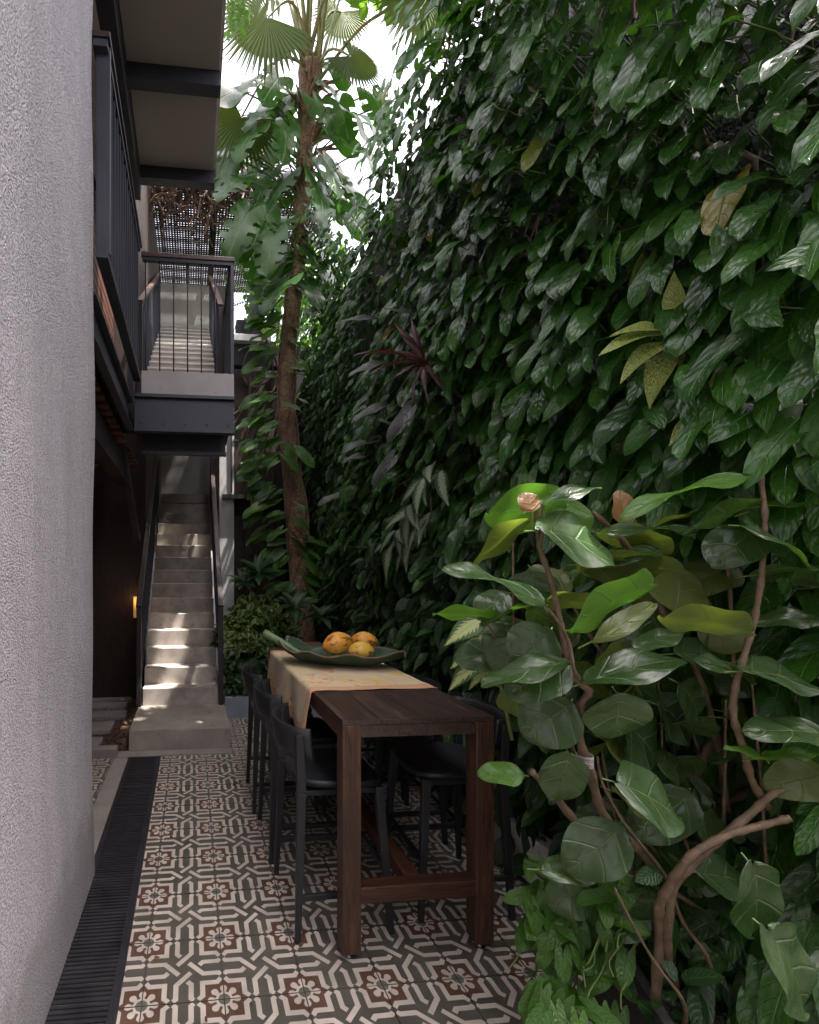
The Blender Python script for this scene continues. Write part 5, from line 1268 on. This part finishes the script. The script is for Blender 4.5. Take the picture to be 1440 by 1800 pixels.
H_(1335, 888, 1192, 930, 56, 1.24, 'shrub', (0, .7, .9)); H_(1330, 895, 1450, 880, 34, 1.24, 'shrub_bright', (0, -.2, 1))
H_(1318, 925, 1440, 990, 105, 1.20, 'shrub', (0, -.75, 1)); H_(1322, 935, 1262, 990, 75, 1.24, 'shrub', (0, -.75, 1))
H_(1212, 935, 1075, 928, 46, 1.26, 'shrub', (0, -.4, 1)); H_(1038, 1000, 1178, 1003, 62, 1.36, 'shrub_olive', (0, .8, .7))
H_(1188, 1070, 1205, 1005, 92, 1.32, 'shrub_olive', (0, -1, .5)); H_(965, 1058, 1045, 1060, 48, 1.32, 'shrub_olive', (0, .7, .8))
H_(990, 1166, 858, 1200, 52, 1.20, 'shrub', (.1, -.5, 1)); H_(992, 1170, 903, 1222, 78, 1.22, 'shrub', (0, -.9, 1))
H_(965, 1113, 912, 1168, 82, 1.28, 'shrub', (0, -1, .7)); H_(1038, 1197, 1212, 1155, 62, 1.20, 'shrub', (0, -.6, 1))
H_(1088, 1225, 1090, 1300, 118, 1.26, 'shrub', (0, -1, .45)); H_(1312, 1180, 1450, 1205, 82, 1.20, 'shrub', (0, -.6, 1))
H_(1322, 1190, 1238, 1160, 52, 1.26, 'shrub', (0, -.6, 1)); H_(870, 1086, 762, 1075, 40, 1.36, 'shrub_bright', (0, .6, .9))
H_(845, 1085, 880, 1085, 22, 1.38, 'shrub_olive', (0, -1, .8)); H_(1092, 1378, 1205, 1440, 112, 1.18, 'shrub', (0, -.85, .9))
H_(1088, 1460, 1012, 1540, 86, 1.20, 'shrub', (-.2, -1, .8)); H_(1000, 1240, 935, 1300, 95, 1.28, 'shrub', (-.2, -1, .4))
H_(1000, 1330, 985, 1410, 72, 1.28, 'shrub', (-.2, -1, .4)); H_(915, 1362, 848, 1362, 42, 1.28, 'shrub_bright', (0, -.8, 1))
H_(1325, 1525, 1350, 1660, 96, 1.08, 'shrub', (-.1, -1, .6)); H_(1355, 1640, 1450, 1800, 112, 1.05, 'shrub', (-.1, -1, .75))
H_(1448, 1290, 1328, 1285, 66, 1.18, 'shrub', (0, -.5, 1)); H_(1345, 1332, 1282, 1314, 26, 1.2, 'shrub_bright', (0, -.4, 1)); H_(1345, 1332, 1440, 1325, 26, 1.2, 'shrub_bright', (0, -.4, 1))
H_(1450, 1362, 1365, 1390, 66, 1.25, 'shrub_olive', (0, -.9, .7)); H_(1200, 1205, 1240, 1265, 74, 1.36, 'shrub', (0, -1, .5))
H_(1230, 1535, 1330, 1560, 64, 1.3, 'shrub', (0, -.8, .8)); H_(1210, 1400, 1130, 1480, 80, 1.36, 'shrub', (0, -1, .6)); H_(1230, 1440, 1290, 1520, 80, 1.36, 'shrub', (0, -1, .6))
H_(960, 1530, 1060, 1540, 44, 1.25, 'shrub', (0, -.8, 1)); H_(1160, 1240, 1230, 1300, 80, 1.42, 'shrub', (0, -1, .5))
H_(1440, 820, 1375, 858, 30, 1.25, 'shrub', (0, -.3, 1)); H_(1100, 1270, 1170, 1345, 90, 1.4, 'shrub', (0, -1, .5)); H_(1330, 1010, 1440, 1020, 50, 1.3, 'shrub', (0, .6, .9))
H_(1120, 1140, 1200, 1110, 40, 1.3, 'shrub', (0, -.5, 1)); H_(1240, 1060, 1190, 1110, 40, 1.34, 'shrub', (0, -.5, 1)); H_(1440, 1085, 1340, 1095, 46, 1.26, 'shrub', (0, -.6, 1))
for k in range(125):      # darker inner leaves
    x = random.uniform(880, 1450); y = random.uniform(900, 1700)
    if x < 1000 and y > 1500: continue
    if x < 960 and y < 1000: continue
    if x < 1010 and y > 1230: continue
    d = random.uniform(1.34, 1.62); a = random.uniform(0, 6.28); l = random.uniform(60, 105)
    H_(x, y, x + l * math.cos(a), y + l * .55 * abs(math.sin(a)) + 12, random.uniform(50, 80), d, random.choice(('shrub', 'shrub', 'shrub', 'shrub_olive')), (random.uniform(-.6, .6), random.uniform(-1, .5), random.uniform(.5, 1)))
# string tie
b = MB(); c_ = at(1028, 1335, D=1.31)
for k in range(14): b.tube([c_ + Vector((.02 * math.cos(a), .02 * math.sin(a), .0022 * k - .016 + .002 * math.sin(a + k))) for a in np.linspace(0, 6.28, 12)], .0008, 4, cap=False)
tag(b.build('string_tie', M['curb']), 'pale string wound round a stem of the broad leaved shrub', 'string')

# feather marked leaves between shrub and table
ff = thing('feathered_dieffenbachia', 'cream feathered dieffenbachia leaves between the table and the shrub', 'plant', at(850, 1130, D=1.9))
for k, (bx, by, tx, ty, w_) in enumerate(((868, 1112, 800, 1160, 1.5), (870, 1120, 858, 1190, 1.35), (850, 1085, 790, 1120, 1.4), (880, 1140, 830, 1200, 1.3), (860, 1140, 795, 1200, 1.2))):
    p = at(bx, by, D=1.75); q = at(tx, ty, D=1.70); place_leaf('leaf', lmesh('lance', k % 3, 'feather'), frame(p, q - p, (-.5, -1, .6), (q - p).length * 1.0, w_ * 1.1), ff)
b = MB(); b.tube([at(900, 1300, D=1.9), at(880, 1200, D=1.85), at(866, 1110, D=1.75)], .007, 6); off(b, ff).build('stem', M['petiole'], ff)
ff2 = thing('caladium', 'narrow pale veined leafy plant behind the right stools', 'plant', at(800, 1290, D=2.8))
for k in range(7):
    p = at(790 + 6 * k, 1275 + random.uniform(-10, 10), D=2.85); q = p + Vector((random.uniform(-.1, .1), -.05, random.uniform(-.16, .02))); place_leaf('leaf', lmesh('lance', k % 3, 'feather' if k % 2 else 'pothos'), frame(p, q - p, (-.5, -1, .6), .16, 1.3), ff2)

# pothos over the trough
pp = thing('trailing_pothos', 'lime green pothos spilling over the dark planter trough onto the tiles', 'plant', (1.45, 1.6, .3))
for k in range(125):
    x = random.triangular(925, 1130, 1000); y = random.uniform(1525, 1800)
    if k < 60: x = random.uniform(930, 1080); y = random.uniform(1515, 1640)
    d = 1.62 - .0011 * max(0, y - 1550) + random.uniform(-.05, .05)
    if x > 1060: d = 1.42 + random.uniform(-.04, .06)
    p = at(x, y, D=d); place_leaf('leaf', lmesh('heart', k % 4, 'pothos'), frame(p, Vector((random.uniform(-1, .5), random.uniform(-.7, .1), random.uniform(-.9, .1))), jit((-.2, -.6, 1), .3), random.uniform(.055, .105), 1.2), pp)
b = MB()
for k in range(26):
    x = random.uniform(960, 1120); y = random.uniform(1560, 1640); d = 1.6 if x < 1060 else 1.45; pts = [at(x, y, D=d)]
    for s in range(5): x += random.uniform(-22, 10); y += random.uniform(5, 45); pts.append(at(x, y, D=d - .02 * s))
    b.tube(smooth_path(pts, 3), .0028, 5, cap=False)
o = off(b, pp).build('stems', M['petiole'], pp, smooth=True); o['kind'] = 'stuff'
ms = []
for k in range(900):
    p = at(random.uniform(1150, 1500), random.uniform(1480, 1880), D=random.uniform(1.35, 1.9)); p.z = max(p.z, .3)
    ms.append(frame(p, jit((-.3, -.4, -.2), .6), jit((-.2, -.5, 1), .4), random.uniform(.05, .12), 1.2))
joined_leaves('foliage', TP['oval'] + TP['heart'][:1], ms, M['mixed_low'], pp)
ms = []
for k in range(70):
    p = Vector((random.triangular(1.0, 1.66, 1.6), random.uniform(1.3, 5.0), .004)) if k % 3 else Vector((random.uniform(-.2, .6), random.uniform(1.4, 5), .004))
    ms.append(frame(p, jit((1, 0, 0), 1) * 1.0, jit((0, 0, 1), .15), random.uniform(.012, .035) if k % 4 else .05, 1.2))
for m_ in ms: m_.translation.z = .004 + .006
o = joined_leaves('fallen_leaves', TP['small'], ms, m_l); o['label'] = 'small dry brown leaves and bits fallen on the patterned tiles'; o['category'] = 'leaf litter'
print('objects', len(bpy.data.objects), 'tris', sum(len(o.data.polygons) * 2 for o in col.objects if o.type == 'MESH'))
